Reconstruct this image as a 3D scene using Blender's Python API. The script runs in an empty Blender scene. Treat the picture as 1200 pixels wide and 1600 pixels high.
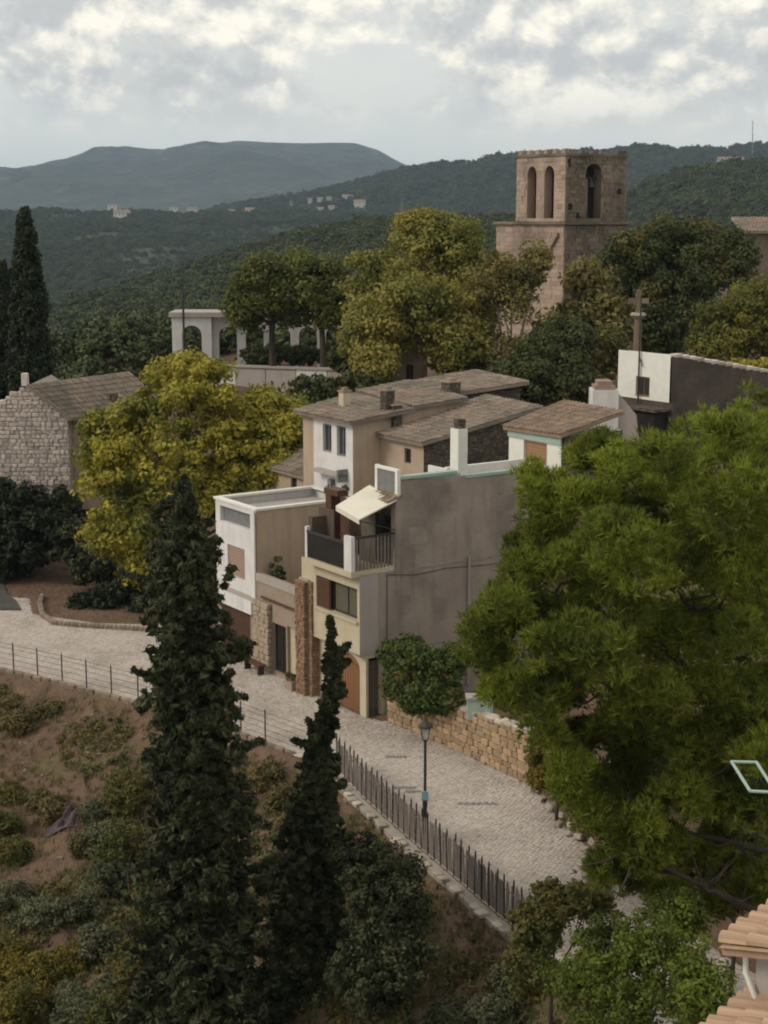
import bpy, math, random
import numpy as np
from mathutils import Vector, Matrix, noise

random.seed(7)
RNG = np.random.default_rng(11)
scene = bpy.context.scene
COL = scene.collection
R = math.radians

# ------------------------------------------------------------------ camera
FPX = 2400.0
PITCH = math.atan(455 / FPX)
CP, SP = math.cos(PITCH), math.sin(PITCH)
CAM_Z = 20.0
cam_d = bpy.data.cameras.new('camera')
cam = bpy.data.objects.new('camera', cam_d)
COL.objects.link(cam)
cam.location = (0, 0, CAM_Z)
cam.rotation_euler = (math.pi / 2 - PITCH, 0, 0)
cam_d.sensor_fit = 'VERTICAL'
cam_d.sensor_height = 36
cam_d.lens = 36 * FPX / 1600
cam_d.clip_start = 0.5
cam_d.clip_end = 30000
scene.camera = cam

# ------------------------------------------------------------------ sun, sky, exposure
SUN_DIR = Vector((-0.80, -0.22, 0.62)).normalized()
sun_d = bpy.data.lights.new('sun', 'SUN')
sun_d.energy = 1.5
sun_d.angle = R(18)
sun_d.color = (1.0, 0.9, 0.76)
sun = bpy.data.objects.new('sun', sun_d)
COL.objects.link(sun)
sun.rotation_euler = SUN_DIR.to_track_quat('Z', 'Y').to_euler()

world = bpy.data.worlds.new('World')
scene.world = world
world.use_nodes = True
nt = world.node_tree
nt.nodes.clear()


def N(tree, typ, **kw):
    n = tree.nodes.new(typ)
    for k, v in kw.items():
        if k == 'inp':
            for kk, vv in v.items():
                n.inputs[kk].default_value = vv
        else:
            setattr(n, k, v)
    return n


def wmath(op, a, b=None, clamp=False):
    n = nt.nodes.new('ShaderNodeMath')
    n.operation = op
    n.use_clamp = clamp
    for i, v in enumerate((a, b)):
        if v is None:
            continue
        if isinstance(v, (int, float)):
            n.inputs[i].default_value = v
        else:
            nt.links.new(v, n.inputs[i])
    return n.outputs[0]


def ramp(tree, fac, stops, interp='LINEAR'):
    n = tree.nodes.new('ShaderNodeValToRGB')
    el = n.color_ramp.elements
    n.color_ramp.interpolation = interp
    while len(el) < len(stops):
        el.new(0.5)
    for e, (p, c) in zip(el, stops):
        e.position = p
        e.color = (*c, 1) if len(c) == 3 else c
    tree.links.new(fac, n.inputs[0])
    return n.outputs[0]


sky = N(nt, 'ShaderNodeTexSky', sky_type='NISHITA', sun_disc=False)
sky.sun_elevation = math.asin(SUN_DIR.z)
sky.sun_rotation = math.atan2(SUN_DIR.x, SUN_DIR.y)
tc = N(nt, 'ShaderNodeTexCoord')
sep = N(nt, 'ShaderNodeSeparateXYZ')
nt.links.new(tc.outputs['Generated'], sep.inputs[0])
elev = sep.outputs[2]


def cloud_noise(off, scale, detail, dist=0.0, squeeze=2.1):
    mp = N(nt, 'ShaderNodeMapping')
    mp.inputs['Scale'].default_value = (1, 1, squeeze)
    mp.inputs['Location'].default_value = off
    nt.links.new(tc.outputs['Generated'], mp.inputs[0])
    no = N(nt, 'ShaderNodeTexNoise')
    no.inputs['Scale'].default_value = scale
    no.inputs['Detail'].default_value = detail
    no.inputs['Roughness'].default_value = 0.57
    no.inputs['Distortion'].default_value = dist
    nt.links.new(mp.outputs[0], no.inputs[0])
    return no.outputs[0]


# cumulus bodies: density, and the same density a step towards the sun for lit edges
n1 = cloud_noise((0.3, 0, 0.1), 12, 10, 0.12, 1.35)
n2 = cloud_noise((0.3 + 0.007, 0, 0.1 - 0.014), 12, 10, 0.12, 1.35)
big = cloud_noise((1.9, 0, 0.7), 6.5, 4, 0.0, 2.0)
lit = wmath('ADD', wmath('MULTIPLY', wmath('SUBTRACT', n1, n2), 6.5), 0.42)
lit = wmath('ADD', lit, wmath('MULTIPLY', wmath('SUBTRACT', big, 0.5), 0.9))
cloud_col = ramp(nt, lit, [(0.0, (5.7, 5.8, 5.75)), (0.35, (6.7, 6.75, 6.45)),
                           (0.62, (8.6, 8.35, 7.5)), (1.0, (10.8, 10.2, 8.8))])
# haze veil low down, thin high veil above
veil_col = ramp(nt, wmath('ADD', wmath('MULTIPLY', big, 0.8), wmath('MULTIPLY', elev, 0.3)),
                [(0.25, (7.6, 7.75, 7.4)), (0.75, (9.5, 9.2, 8.2))])
band_lo = wmath('MULTIPLY', wmath('SUBTRACT', elev, 0.048), 28, clamp=True)
dens = wmath('ADD', n1, wmath('MULTIPLY', wmath('SUBTRACT', big, 0.5), 0.5))
# cloud top line round the sky, broken cover overhead
top_edge = wmath('MULTIPLY', wmath('SUBTRACT', elev, 0.125), 1.5)
top_edge = wmath('MINIMUM', wmath('MAXIMUM', top_edge, 0.0), 0.07)
mask = wmath('MULTIPLY', wmath('SUBTRACT', wmath('SUBTRACT', dens, top_edge), 0.37), 12, clamp=True)
mask = wmath('MULTIPLY', mask, band_lo)
mixv = N(nt, 'ShaderNodeMix', data_type='RGBA')
mixv.inputs[0].default_value = 0.86
nt.links.new(sky.outputs[0], mixv.inputs[6])
nt.links.new(veil_col, mixv.inputs[7])
mixc = N(nt, 'ShaderNodeMix', data_type='RGBA')
nt.links.new(mask, mixc.inputs[0])
nt.links.new(mixv.outputs[2], mixc.inputs[6])
nt.links.new(cloud_col, mixc.inputs[7])
bg = N(nt, 'ShaderNodeBackground')
bg.inputs[1].default_value = 0.1
nt.links.new(mixc.outputs[2], bg.inputs[0])
wo = N(nt, 'ShaderNodeOutputWorld')
nt.links.new(bg.outputs[0], wo.inputs[0])

scene.view_settings.view_transform = 'Standard'
scene.view_settings.look = 'None'
scene.view_settings.gamma = 1
scene.view_settings.exposure = 0.12
scene.view_settings.use_curve_mapping = False
scene.render.engine = 'CYCLES'
scene.cycles.max_bounces = 5
scene.cycles.diffuse_bounces = 3
scene.cycles.glossy_bounces = 2
scene.cycles.transmission_bounces = 2
scene.cycles.transparent_max_bounces = 6
scene.cycles.volume_bounces = 0
scene.cycles.use_denoising = True
scene.cycles.filter_width = 2.0


# ------------------------------------------------------------------ helpers
def at(px, py, Y):
    """world point at forward distance Y that stands at this place in view"""
    u = (px - 600) / FPX
    v = (800 - py) / FPX
    k = Y / (CP + v * SP)
    return Vector((u * k, Y, CAM_Z + (-SP + v * CP) * k))


def on_z(px, py, z):
    u = (px - 600) / FPX
    v = (800 - py) / FPX
    k = (z - CAM_Z) / (-SP + v * CP)
    return Vector((u * k, (CP + v * SP) * k, z))


def tag(o, label=None, cat=None, group=None, kind=None):
    if label: o['label'] = label
    if cat: o['category'] = cat
    if group: o['group'] = group
    if kind: o['kind'] = kind
    return o


def thing(name, loc, label, cat, group=None):
    o = bpy.data.objects.new(name, None)
    o.empty_display_size = 0.3
    o.location = loc
    COL.objects.link(o)
    return tag(o, label, cat, group)


def origin_of(p):
    v = Vector((0, 0, 0))
    while p is not None:
        v += p.location
        p = p.parent
    return v


def link_mesh(name, me, m, parent=None, label=None, kind=None):
    o = bpy.data.objects.new(name, me)
    COL.objects.link(o)
    if parent is not None:
        o.parent = parent
    if m is not None and not me.materials:
        me.materials.append(m)
    if label: o['label'] = label
    if kind: o['kind'] = kind
    return o


class MB:
    """collects faces given in world coordinates"""

    def __init__(self):
        self.v, self.f = [], []

    def poly(self, pts):
        i = len(self.v)
        self.v += [tuple(p) for p in pts]
        self.f.append(tuple(range(i, i + len(pts))))
        return self

    def hexa(self, p):
        """p: 4 bottom points then the 4 above them"""
        i = len(self.v)
        self.v += [tuple(q) for q in p]
        for a in ((3, 2, 1, 0), (4, 5, 6, 7), (0, 1, 5, 4), (1, 2, 6, 5), (2, 3, 7, 6), (3, 0, 4, 7)):
            self.f.append(tuple(i + k for k in a))
        return self

    def box(self, a, b):
        (x0, y0, z0), (x1, y1, z1) = a, b
        return self.hexa([(x0, y0, z0), (x1, y0, z0), (x1, y1, z0), (x0, y1, z0),
                          (x0, y0, z1), (x1, y0, z1), (x1, y1, z1), (x0, y1, z1)])

    def fbox(self, fr, s0, s1, d0, d1, z0, z1):
        return self.hexa([fr(s0, d0, z0), fr(s1, d0, z0), fr(s1, d1, z0), fr(s0, d1, z0),
                          fr(s0, d0, z1), fr(s1, d0, z1), fr(s1, d1, z1), fr(s0, d1, z1)])

    def tube(self, pts, rad, n=6, cap=True):
        pts = [Vector(p) for p in pts]
        if not hasattr(rad, '__len__'):
            rad = [rad] * len(pts)
        base = len(self.v)
        for k, p in enumerate(pts):
            d = (pts[min(k + 1, len(pts) - 1)] - pts[max(k - 1, 0)])
            if d.length < 1e-6: d = Vector((0, 0, 1))
            d.normalize()
            a = d.orthogonal().normalized() if abs(d.z) < 0.9 else Vector((1, 0, 0)).cross(d).normalized()
            b = d.cross(a)
            for j in range(n):
                t = 2 * math.pi * j / n
                q = p + (a * math.cos(t) + b * math.sin(t)) * rad[k]
                self.v.append(tuple(q))
        for k in range(len(pts) - 1):
            for j in range(n):
                j2 = (j + 1) % n
                self.f.append((base + k * n + j, base + k * n + j2, base + (k + 1) * n + j2, base + (k + 1) * n + j))
        if cap:
            self.f.append(tuple(base + j for j in reversed(range(n))))
            self.f.append(tuple(base + (len(pts) - 1) * n + j for j in range(n)))
        return self

    def build(self, name, m, parent=None, label=None, kind=None, smooth=False):
        o0 = origin_of(parent)
        me = bpy.data.meshes.new(name)
        me.from_pydata([(a - o0.x, b - o0.y, c - o0.z) for a, b, c in self.v], [], self.f)
        me.validate()
        if smooth:
            me.polygons.foreach_set('use_smooth', [True] * len(me.polygons))
        return link_mesh(name, me, m, parent, label, kind)


def np_mesh(name, verts, nper, m, parent=None, kind=None, label=None):
    """verts: (n*nper,3) array, a face for every nper vertices"""
    o0 = origin_of(parent)
    v = (verts - np.array([o0.x, o0.y, o0.z])).astype(np.float32)
    n = len(v) // nper
    me = bpy.data.meshes.new(name)
    me.vertices.add(len(v))
    me.vertices.foreach_set('co', v.ravel())
    me.loops.add(len(v))
    me.loops.foreach_set('vertex_index', np.arange(len(v), dtype=np.int32))
    me.polygons.add(n)
    me.polygons.foreach_set('loop_start', np.arange(0, len(v), nper, dtype=np.int32))
    me.polygons.foreach_set('loop_total', np.full(n, nper, dtype=np.int32))
    me.update(calc_edges=True)
    return link_mesh(name, me, m, parent, label, kind)


def grid_mesh(name, X, Y, Z, m, kind='structure', parent=None, smooth=True):
    ny, nx = X.shape
    v = np.stack([X, Y, Z], -1).reshape(-1, 3).astype(np.float32)
    idx = np.arange(ny * nx).reshape(ny, nx)
    q = np.stack([idx[:-1, :-1], idx[:-1, 1:], idx[1:, 1:], idx[1:, :-1]], -1).reshape(-1, 4)
    me = bpy.data.meshes.new(name)
    me.vertices.add(len(v)); me.vertices.foreach_set('co', v.ravel())
    me.loops.add(q.size); me.loops.foreach_set('vertex_index', q.ravel().astype(np.int32))
    me.polygons.add(len(q))
    me.polygons.foreach_set('loop_start', np.arange(0, q.size, 4, dtype=np.int32))
    me.polygons.foreach_set('loop_total', np.full(len(q), 4, dtype=np.int32))
    me.polygons.foreach_set('use_smooth', [smooth] * len(q))
    me.update(calc_edges=True)
    return link_mesh(name, me, m, parent, kind=kind)


# ------------------------------------------------------------------ materials
def mat(name, c1, c2=None, scale=1.5, detail=6, rough=0.85, bump=0.3, bscale=None, bdist=0.02,
        c3=None, s3=0.25, t3=(0.45, 0.65), rnd=0.0, spec=0.3, stretch=(1, 1, 1), metal=0.0,
        streak=None, bricks=None, voro=None):
    m = bpy.data.materials.new(name)
    m.use_nodes = True
    t = m.node_tree
    bs = t.nodes['Principled BSDF']
    bs.inputs['Roughness'].default_value = rough
    bs.inputs['Specular IOR Level'].default_value = spec
    bs.inputs['Metallic'].default_value = metal
    tcn = t.nodes.new('ShaderNodeTexCoord')
    mp = t.nodes.new('ShaderNodeMapping')
    mp.inputs['Scale'].default_value = stretch
    t.links.new(tcn.outputs['Object'], mp.inputs[0])
    vec = mp.outputs[0]

    def nz(s, d=6, v=vec, ro=0.6):
        n = t.nodes.new('ShaderNodeTexNoise')
        n.inputs['Scale'].default_value = s
        n.inputs['Detail'].default_value = d
        n.inputs['Roughness'].default_value = ro
        t.links.new(v, n.inputs[0])
        return n.outputs[0]
    c2 = c2 or tuple(x * 0.8 for x in c1)
    col = ramp(t, nz(scale, detail), [(0.33, c1), (0.67, c2)])

    def mix(fac, a, b):
        x = t.nodes.new('ShaderNodeMix'); x.data_type = 'RGBA'
        t.links.new(fac, x.inputs[0]); t.links.new(a, x.inputs[6])
        if isinstance(b, tuple): x.inputs[7].default_value = (*b, 1)
        else: t.links.new(b, x.inputs[7])
        return x.outputs[2]
    if c3:
        f = ramp(t, nz(s3, 5), [(t3[0], (0, 0, 0)), (t3[1], (1, 1, 1))])
        col = mix(f, col, c3)
    if streak:
        mp2 = t.nodes.new('ShaderNodeMapping')
        mp2.inputs['Scale'].default_value = (2.2, 2.2, 0.16)
        t.links.new(tcn.outputs['Object'], mp2.inputs[0])
        f = ramp(t, nz(1.2, 6, mp2.outputs[0]), [(0.5, (0, 0, 0)), (0.75, (0.6, 0.6, 0.6))])
        col = mix(f, col, streak)
    h = nz(bscale or scale * 6, 5)
    if voro:
        vn = t.nodes.new('ShaderNodeTexVoronoi')
        vn.inputs['Scale'].default_value = voro[0]
        t.links.new(vec, vn.inputs['Vector'])
        f = ramp(t, vn.outputs['Color'], [(0.2, (0, 0, 0)), (0.8, (1, 1, 1))])
        col = mix(f, col, voro[1])
        vd = t.nodes.new('ShaderNodeTexVoronoi'); vd.feature = 'DISTANCE_TO_EDGE'
        vd.inputs['Scale'].default_value = voro[0]
        t.links.new(vec, vd.inputs['Vector'])
        e = ramp(t, vd.outputs[0], [(0.0, (1, 1, 1)), (0.09, (0, 0, 0))])
        col = mix(e, col, voro[2])
        h = ramp(t, vd.outputs[0], [(0.0, (0, 0, 0)), (0.15, (1, 1, 1))])
    if rnd:
        oi = t.nodes.new('ShaderNodeObjectInfo')
        g = t.nodes.new('ShaderNodeNewGeometry')
        ad = t.nodes.new('ShaderNodeMath'); ad.operation = 'ADD'
        t.links.new(oi.outputs['Random'], ad.inputs[0]); t.links.new(g.outputs['Random Per Island'], ad.inputs[1])
        fr = t.nodes.new('ShaderNodeMath'); fr.operation = 'FRACT'
        t.links.new(ad.outputs[0], fr.inputs[0])
        hs = t.nodes.new('ShaderNodeHueSaturation')
        mr = t.nodes.new('ShaderNodeMapRange')
        mr.inputs[3].default_value = 1 - rnd; mr.inputs[4].default_value = 1 + rnd
        t.links.new(fr.outputs[0], mr.inputs[0])
        t.links.new(mr.outputs[0], hs.inputs['Value'])
        t.links.new(col, hs.inputs['Color'])
        col = hs.outputs[0]
    t.links.new(col, bs.inputs['Base Color'])
    if bump:
        b = t.nodes.new('ShaderNodeBump')
        b.inputs['Strength'].default_value = bump
        b.inputs['Distance'].default_value = bdist
        t.links.new(h, b.inputs['Height'])
        t.links.new(b.outputs[0], bs.inputs['Normal'])
    return m


def leaf_mat(name, a, b, c=None, s=0.5, trans=0.28, t3=(0.42, 0.62), objrnd=0.0):
    m = bpy.data.materials.new(name)
    m.use_nodes = True
    t = m.node_tree
    bs = t.nodes['Principled BSDF']
    bs.inputs['Roughness'].default_value = 0.65
    bs.inputs['Specular IOR Level'].default_value = 0.22
    g = t.nodes.new('ShaderNodeNewGeometry')
    col = ramp(t, g.outputs['Random Per Island'], [(0.0, a), (1.0, b)])
    if c:
        tcn = t.nodes.new('ShaderNodeTexCoord')
        n = t.nodes.new('ShaderNodeTexNoise')
        n.inputs['Scale'].default_value = s
        n.inputs['Detail'].default_value = 4
        t.links.new(tcn.outputs['Object'], n.inputs[0])
        f = ramp(t, n.outputs[0], [(t3[0], (0, 0, 0)), (t3[1], (1, 1, 1))])
        x = t.nodes.new('ShaderNodeMix'); x.data_type = 'RGBA'
        t.links.new(f, x.inputs[0]); t.links.new(col, x.inputs[6]); x.inputs[7].default_value = (*c, 1)
        col = x.outputs[2]
    if objrnd:
        oi = t.nodes.new('ShaderNodeObjectInfo')
        hs = t.nodes.new('ShaderNodeHueSaturation')
        mr = t.nodes.new('ShaderNodeMapRange')
        mr.inputs[3].default_value = 1 - objrnd; mr.inputs[4].default_value = 1 + objrnd
        t.links.new(oi.outputs['Random'], mr.inputs[0])
        t.links.new(mr.outputs[0], hs.inputs['Value'])
        t.links.new(col, hs.inputs['Color'])
        col = hs.outputs[0]
    t.links.new(col, bs.inputs['Base Color'])
    tr = t.nodes.new('ShaderNodeBsdfTranslucent')
    t.links.new(col, tr.inputs[0])
    mx = t.nodes.new('ShaderNodeMixShader')
    mx.inputs[0].default_value = trans
    t.links.new(bs.outputs[0], mx.inputs[1]); t.links.new(tr.outputs[0], mx.inputs[2])
    t.links.new(mx.outputs[0], t.nodes['Material Output'].inputs[0])
    return m


M = dict(
    soil=mat('soil', (0.18, 0.112, 0.076), (0.11, 0.07, 0.048), 0.9, c3=(0.13, 0.10, 0.05), s3=0.3, t3=(0.52, 0.66), bump=1, bscale=3, bdist=0.25, rough=0.95),
    asphalt=mat('asphalt', (0.085, 0.078, 0.07), (0.055, 0.05, 0.046), 1.2),
    cobble=mat('cobble', (0.48, 0.42, 0.375), (0.40, 0.345, 0.305), 0.5, rnd=0.13, bscale=14, c3=(0.31, 0.265, 0.225), s3=0.35, t3=(0.5, 0.7)),
    mortar=mat('mortar', (0.40, 0.345, 0.30), (0.30, 0.26, 0.22), 2),
    white=mat('white_plaster', (0.68, 0.66, 0.65), (0.58, 0.56, 0.55), 1.2, bump=0.15, streak=(0.42, 0.40, 0.38)),
    whiteclean=mat('white_paint', (0.74, 0.73, 0.68), (0.66, 0.65, 0.6), 2, bump=0.1),
    beige=mat('beige_render', (0.45, 0.35, 0.26), (0.38, 0.295, 0.22), 0.8, bump=0.2, streak=(0.25, 0.20, 0.155)),
    cream=mat('cream_render', (0.52, 0.455, 0.33), (0.45, 0.385, 0.275), 0.9, bump=0.2, streak=(0.36, 0.30, 0.22)),
    pale=mat('pale_grey_render', (0.39, 0.345, 0.315), (0.34, 0.30, 0.275), 0.9, bump=0.15, streak=(0.24, 0.22, 0.21)),
    grey=mat('weathered_cement_render', (0.36, 0.30, 0.258), (0.26, 0.218, 0.187), 0.55, bump=0.8, bscale=4, bdist=0.04, c3=(0.19, 0.165, 0.132), s3=0.35, t3=(0.46, 0.64), streak=(0.14, 0.12, 0.098)),
    greypatch=mat('patched_cement', (0.27, 0.228, 0.195), (0.2, 0.168, 0.142), 0.8, bump=0.5, bscale=4, c3=(0.33, 0.28, 0.24), s3=0.9),
    pinkish=mat('pinkish_stone_render', (0.33, 0.24, 0.20), (0.25, 0.2, 0.15), 1.5, c3=(0.3, 0.26, 0.19), s3=0.8),
    darkstone=mat('dark_rubble', (0.105, 0.082, 0.068), (0.065, 0.052, 0.044), 1, voro=(4.6, (0.135, 0.11, 0.085), (0.062, 0.05, 0.04)), bump=0.9, bdist=0.05, c3=(0.05, 0.042, 0.034), s3=0.7),
    roughdark=mat('dark_rough_render', (0.12, 0.095, 0.078), (0.07, 0.056, 0.046), 0.7, c3=(0.06, 0.052, 0.04), s3=0.5, bump=1, bscale=4, bdist=0.08, streak=(0.045, 0.038, 0.03)),
    stone=mat('warm_stone', (0.42, 0.29, 0.18), (0.31, 0.22, 0.135), 1.4, rnd=0.26, bump=0.5, bscale=9),
    linkstone=mat('beige_stone', (0.38, 0.30, 0.225), (0.31, 0.245, 0.18), 1.4, rnd=0.08, bscale=9),
    dirtstone=mat('earthy_stone', (0.25, 0.19, 0.14), (0.17, 0.13, 0.10), 1.4, rnd=0.25, bscale=7),
    brick=mat('brown_brick', (0.27, 0.165, 0.105), (0.2, 0.125, 0.08), 1.4, rnd=0.2, bscale=9),
    palestone=mat('pale_stone', (0.46, 0.40, 0.33), (0.33, 0.29, 0.24), 1.3, rnd=0.28, bump=0.6, bscale=7),
    gablestone=mat('grey_rubble_stone', (0.56, 0.48, 0.43), (0.44, 0.375, 0.33), 1.1, rnd=0.24, bump=0.8, bscale=6, bdist=0.05),
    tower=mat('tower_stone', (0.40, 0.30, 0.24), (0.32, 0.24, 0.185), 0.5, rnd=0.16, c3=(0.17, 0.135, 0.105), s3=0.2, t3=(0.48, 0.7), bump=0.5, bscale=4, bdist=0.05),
    towerold_shade=mat('tower_weathered_shaded_stone', (0.235, 0.18, 0.14), (0.16, 0.125, 0.095), 0.5, rnd=0.22, c3=(0.10, 0.088, 0.06), s3=0.3, t3=(0.45, 0.65), bump=0.7, bscale=4, bdist=0.08),  # weathered tower stone, darkened too so its colour carries shade
    tile=mat('old_roof_tile', (0.31, 0.24, 0.19), (0.21, 0.16, 0.127), 1.1, rnd=0.3, c3=(0.18, 0.165, 0.13), s3=0.5, bscale=12),
    redtile=mat('red_roof_tile', (0.29, 0.205, 0.15), (0.21, 0.155, 0.115), 1.1, rnd=0.28, bscale=12),
    neartile=mat('near_roof_tile', (0.43, 0.285, 0.19), (0.35, 0.235, 0.16), 3, rnd=0.2, c3=(0.34, 0.2, 0.075), s3=1.4, t3=(0.58, 0.7), bscale=30, bdist=0.006),
    verdi=mat('mint_paint', (0.36, 0.46, 0.40), (0.30, 0.40, 0.35), 3, rough=0.5, bump=0.05),
    brownwood=mat('brown_wood', (0.25, 0.125, 0.06), (0.19, 0.09, 0.042), 2, stretch=(3, 3, 0.4), rough=0.6),
    shutter=mat('reddish_shutter', (0.105, 0.05, 0.03), (0.075, 0.036, 0.022), 3, rough=0.6),
    orange=mat('orange_brown_shutter', (0.36, 0.21, 0.12), (0.31, 0.18, 0.10), 3, rough=0.6),
    dusty=mat('dusty_pink_shutter', (0.36, 0.25, 0.195), (0.31, 0.22, 0.17), 3, rough=0.7),
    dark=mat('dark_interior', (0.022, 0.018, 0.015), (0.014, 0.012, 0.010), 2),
    glass=mat('window_glass', (0.05, 0.055, 0.058), (0.035, 0.04, 0.042), 1.5, rough=0.12, spec=0.6, bump=0.02),
    curtain=mat('olive_curtain', (0.13, 0.12, 0.085), (0.085, 0.078, 0.055), 6, stretch=(4, 4, 0.3)),
    iron=mat('dark_iron', (0.045, 0.038, 0.034), (0.03, 0.026, 0.024), 5, rough=0.55, spec=0.4),
    fence=mat('weathered_fence', (0.19, 0.16, 0.142), (0.14, 0.115, 0.10), 3, rnd=0.12, rough=0.7),
    greymetal=mat('grey_metal', (0.2, 0.2, 0.205), (0.15, 0.15, 0.155), 4, rough=0.5),
    screen=mat('brown_reed', (0.115, 0.083, 0.062), (0.08, 0.058, 0.044), 5, stretch=(4, 4, 0.5)),
    awning=mat('cream_canvas', (0.70, 0.66, 0.56), (0.64, 0.6, 0.5), 1.5, rough=0.8, bump=0.1),
    bark=mat('bark', (0.075, 0.056, 0.042), (0.045, 0.034, 0.026), 3, stretch=(3, 3, 0.6), bump=0.8),
    palebark=mat('pale_bark', (0.30, 0.26, 0.20), (0.19, 0.165, 0.125), 2, stretch=(2, 2, 0.7), bump=0.5),
    lampglass=mat('frosted_lamp_glass', (0.62, 0.63, 0.62), (0.55, 0.56, 0.55), 3, rough=0.25, bump=0.02),
    blue=mat('blue_sticker', (0.25, 0.4, 0.5), (0.22, 0.36, 0.46), 3, bump=0),
    mountain=mat('far_mountain_scrub', (0.045, 0.055, 0.04), (0.025, 0.034, 0.024), 0.006, detail=10, c3=(0.10, 0.095, 0.075), s3=0.012, t3=(0.56, 0.72), bump=1, bscale=0.02, bdist=25),
    hill=mat('forest_floor', (0.055, 0.066, 0.032), (0.035, 0.046, 0.022), 0.02, detail=10, c3=(0.11, 0.10, 0.06), s3=0.011, t3=(0.62, 0.72), bump=1, bscale=0.2, bdist=3),
    grass=mat('dry_grass', (0.21, 0.165, 0.08), (0.13, 0.10, 0.05), 1, rnd=0.35, bump=0),
    greengrass=mat('green_grass', (0.12, 0.14, 0.035), (0.085, 0.105, 0.028), 1, rnd=0.3, bump=0),
    farwall=mat('far_house_wall', (0.55, 0.53, 0.50), (0.48, 0.46, 0.43), 0.1, bump=0),
    farroof=mat('far_house_roof', (0.24, 0.16, 0.12), (0.2, 0.14, 0.1), 0.1, bump=0),
    tarp=mat('purple_grey_tarpaulin', (0.10, 0.065, 0.075), (0.06, 0.04, 0.05), 2, rough=0.6),
)
L = dict(
    forest=leaf_mat('forest_leaf', (0.05, 0.066, 0.026), (0.08, 0.094, 0.034), None, objrnd=0.42, trans=0.1),
    yellow=leaf_mat('yellow_leaf', (0.29, 0.25, 0.03), (0.40, 0.35, 0.05), (0.14, 0.155, 0.03), s=0.35, t3=(0.45, 0.62)),
    olive=leaf_mat('olive_leaf', (0.155, 0.15, 0.03), (0.22, 0.2, 0.04), (0.09, 0.1, 0.024), s=0.3),
    golden=leaf_mat('golden_olive_leaf', (0.27, 0.235, 0.055), (0.36, 0.30, 0.07), (0.15, 0.16, 0.035), s=0.22),
    sparse=leaf_mat('brownish_leaf', (0.20, 0.165, 0.055), (0.27, 0.22, 0.07), (0.11, 0.11, 0.035), s=0.35),
    green=leaf_mat('green_leaf', (0.055, 0.085, 0.018), (0.085, 0.115, 0.024), (0.035, 0.055, 0.013), s=0.4),
    midgreen=leaf_mat('mid_green_leaf', (0.125, 0.14, 0.035), (0.18, 0.19, 0.045), (0.075, 0.09, 0.022), s=0.4),
    dgreen=leaf_mat('dark_green_leaf', (0.05, 0.064, 0.022), (0.08, 0.092, 0.028), (0.15, 0.13, 0.035), s=0.3, t3=(0.54, 0.66)),
    cypress=leaf_mat('cypress_leaf', (0.014, 0.022, 0.009), (0.024, 0.034, 0.013), trans=0.1),
    ivy=leaf_mat('dark_conifer_leaf', (0.032, 0.042, 0.018), (0.095, 0.10, 0.045), (0.024, 0.03, 0.014), s=0.9, trans=0.15),
    pine=leaf_mat('pine_needle', (0.165, 0.205, 0.024), (0.275, 0.315, 0.04), (0.075, 0.096, 0.018), s=0.4, trans=0.4),
    bush=leaf_mat('bush_leaf', (0.065, 0.084, 0.024), (0.11, 0.12, 0.034), (0.13, 0.11, 0.03), s=0.8),
    wallbush=leaf_mat('creeper_leaf', (0.055, 0.08, 0.02), (0.10, 0.13, 0.032), (0.13, 0.10, 0.03), s=1.1, t3=(0.58, 0.68)),
    brightbush=leaf_mat('bright_bush_leaf', (0.11, 0.15, 0.022), (0.18, 0.22, 0.032), (0.07, 0.09, 0.02), s=0.7, trans=.35),
    yellowbush=leaf_mat('yellow_brown_bush_leaf', (0.16, 0.125, 0.022), (0.22, 0.165, 0.03), (0.08, 0.085, 0.02), s=0.9),
    brownbush=leaf_mat('brown_bush_leaf', (0.15, 0.115, 0.05), (0.22, 0.165, 0.065), (0.085, 0.085, 0.03), s=0.9),
    greybush=leaf_mat('grey_green_leaf', (0.11, 0.12, 0.065), (0.16, 0.165, 0.085), (0.065, 0.075, 0.038), s=0.9),
)

# ------------------------------------------------------------------ ground
OUT = [(-90, 80), (-40, 73), (-17.4, 67.2), (-14, 64.9), (-10.6, 62.4), (-6, 58.6), (-1.7, 53.6), (-0.6, 51.0), (1.0, 47.3), (2.2, 44.6), (3.4, 41.9), (5.6, 37.5), (9, 31), (14, 24), (24, 15)]
INN = [(-90, 92), (-40, 86), (-19, 80.5), (-17.9, 76.4), (-14.5, 75.2), (-11, 75), (-7.9, 71.0), (-0.85, 60.3), (0.2, 59.8), (2.6, 56.6), (5.2, 52.7), (5.9, 49.6), (7.1, 45), (9.4, 39.5), (13.5, 32.5), (19, 26), (30, 18)]


def poly_dist(x, y, P):
    best = np.full(x.shape, 1e9); sgn = np.zeros(x.shape)
    for (ax, ay), (bx, by) in zip(P[:-1], P[1:]):
        dx, dy = bx - ax, by - ay
        t = np.clip(((x - ax) * dx + (y - ay) * dy) / (dx * dx + dy * dy), 0, 1)
        qx, qy = ax + t * dx - x, ay + t * dy - y
        d = np.hypot(qx, qy)
        s = np.where((x - ax) * dy - (y - ay) * dx > 0, -1.0, 1.0)  # +: uphill side (far side)
        m = d < best
        best = np.where(m, d, best); sgn = np.where(m, s, sgn)
    return best * sgn


def sstep(a, b, t):
    t = np.clip((t - a) / (b - a), 0, 1)
    return t * t * (3 - 2 * t)


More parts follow.
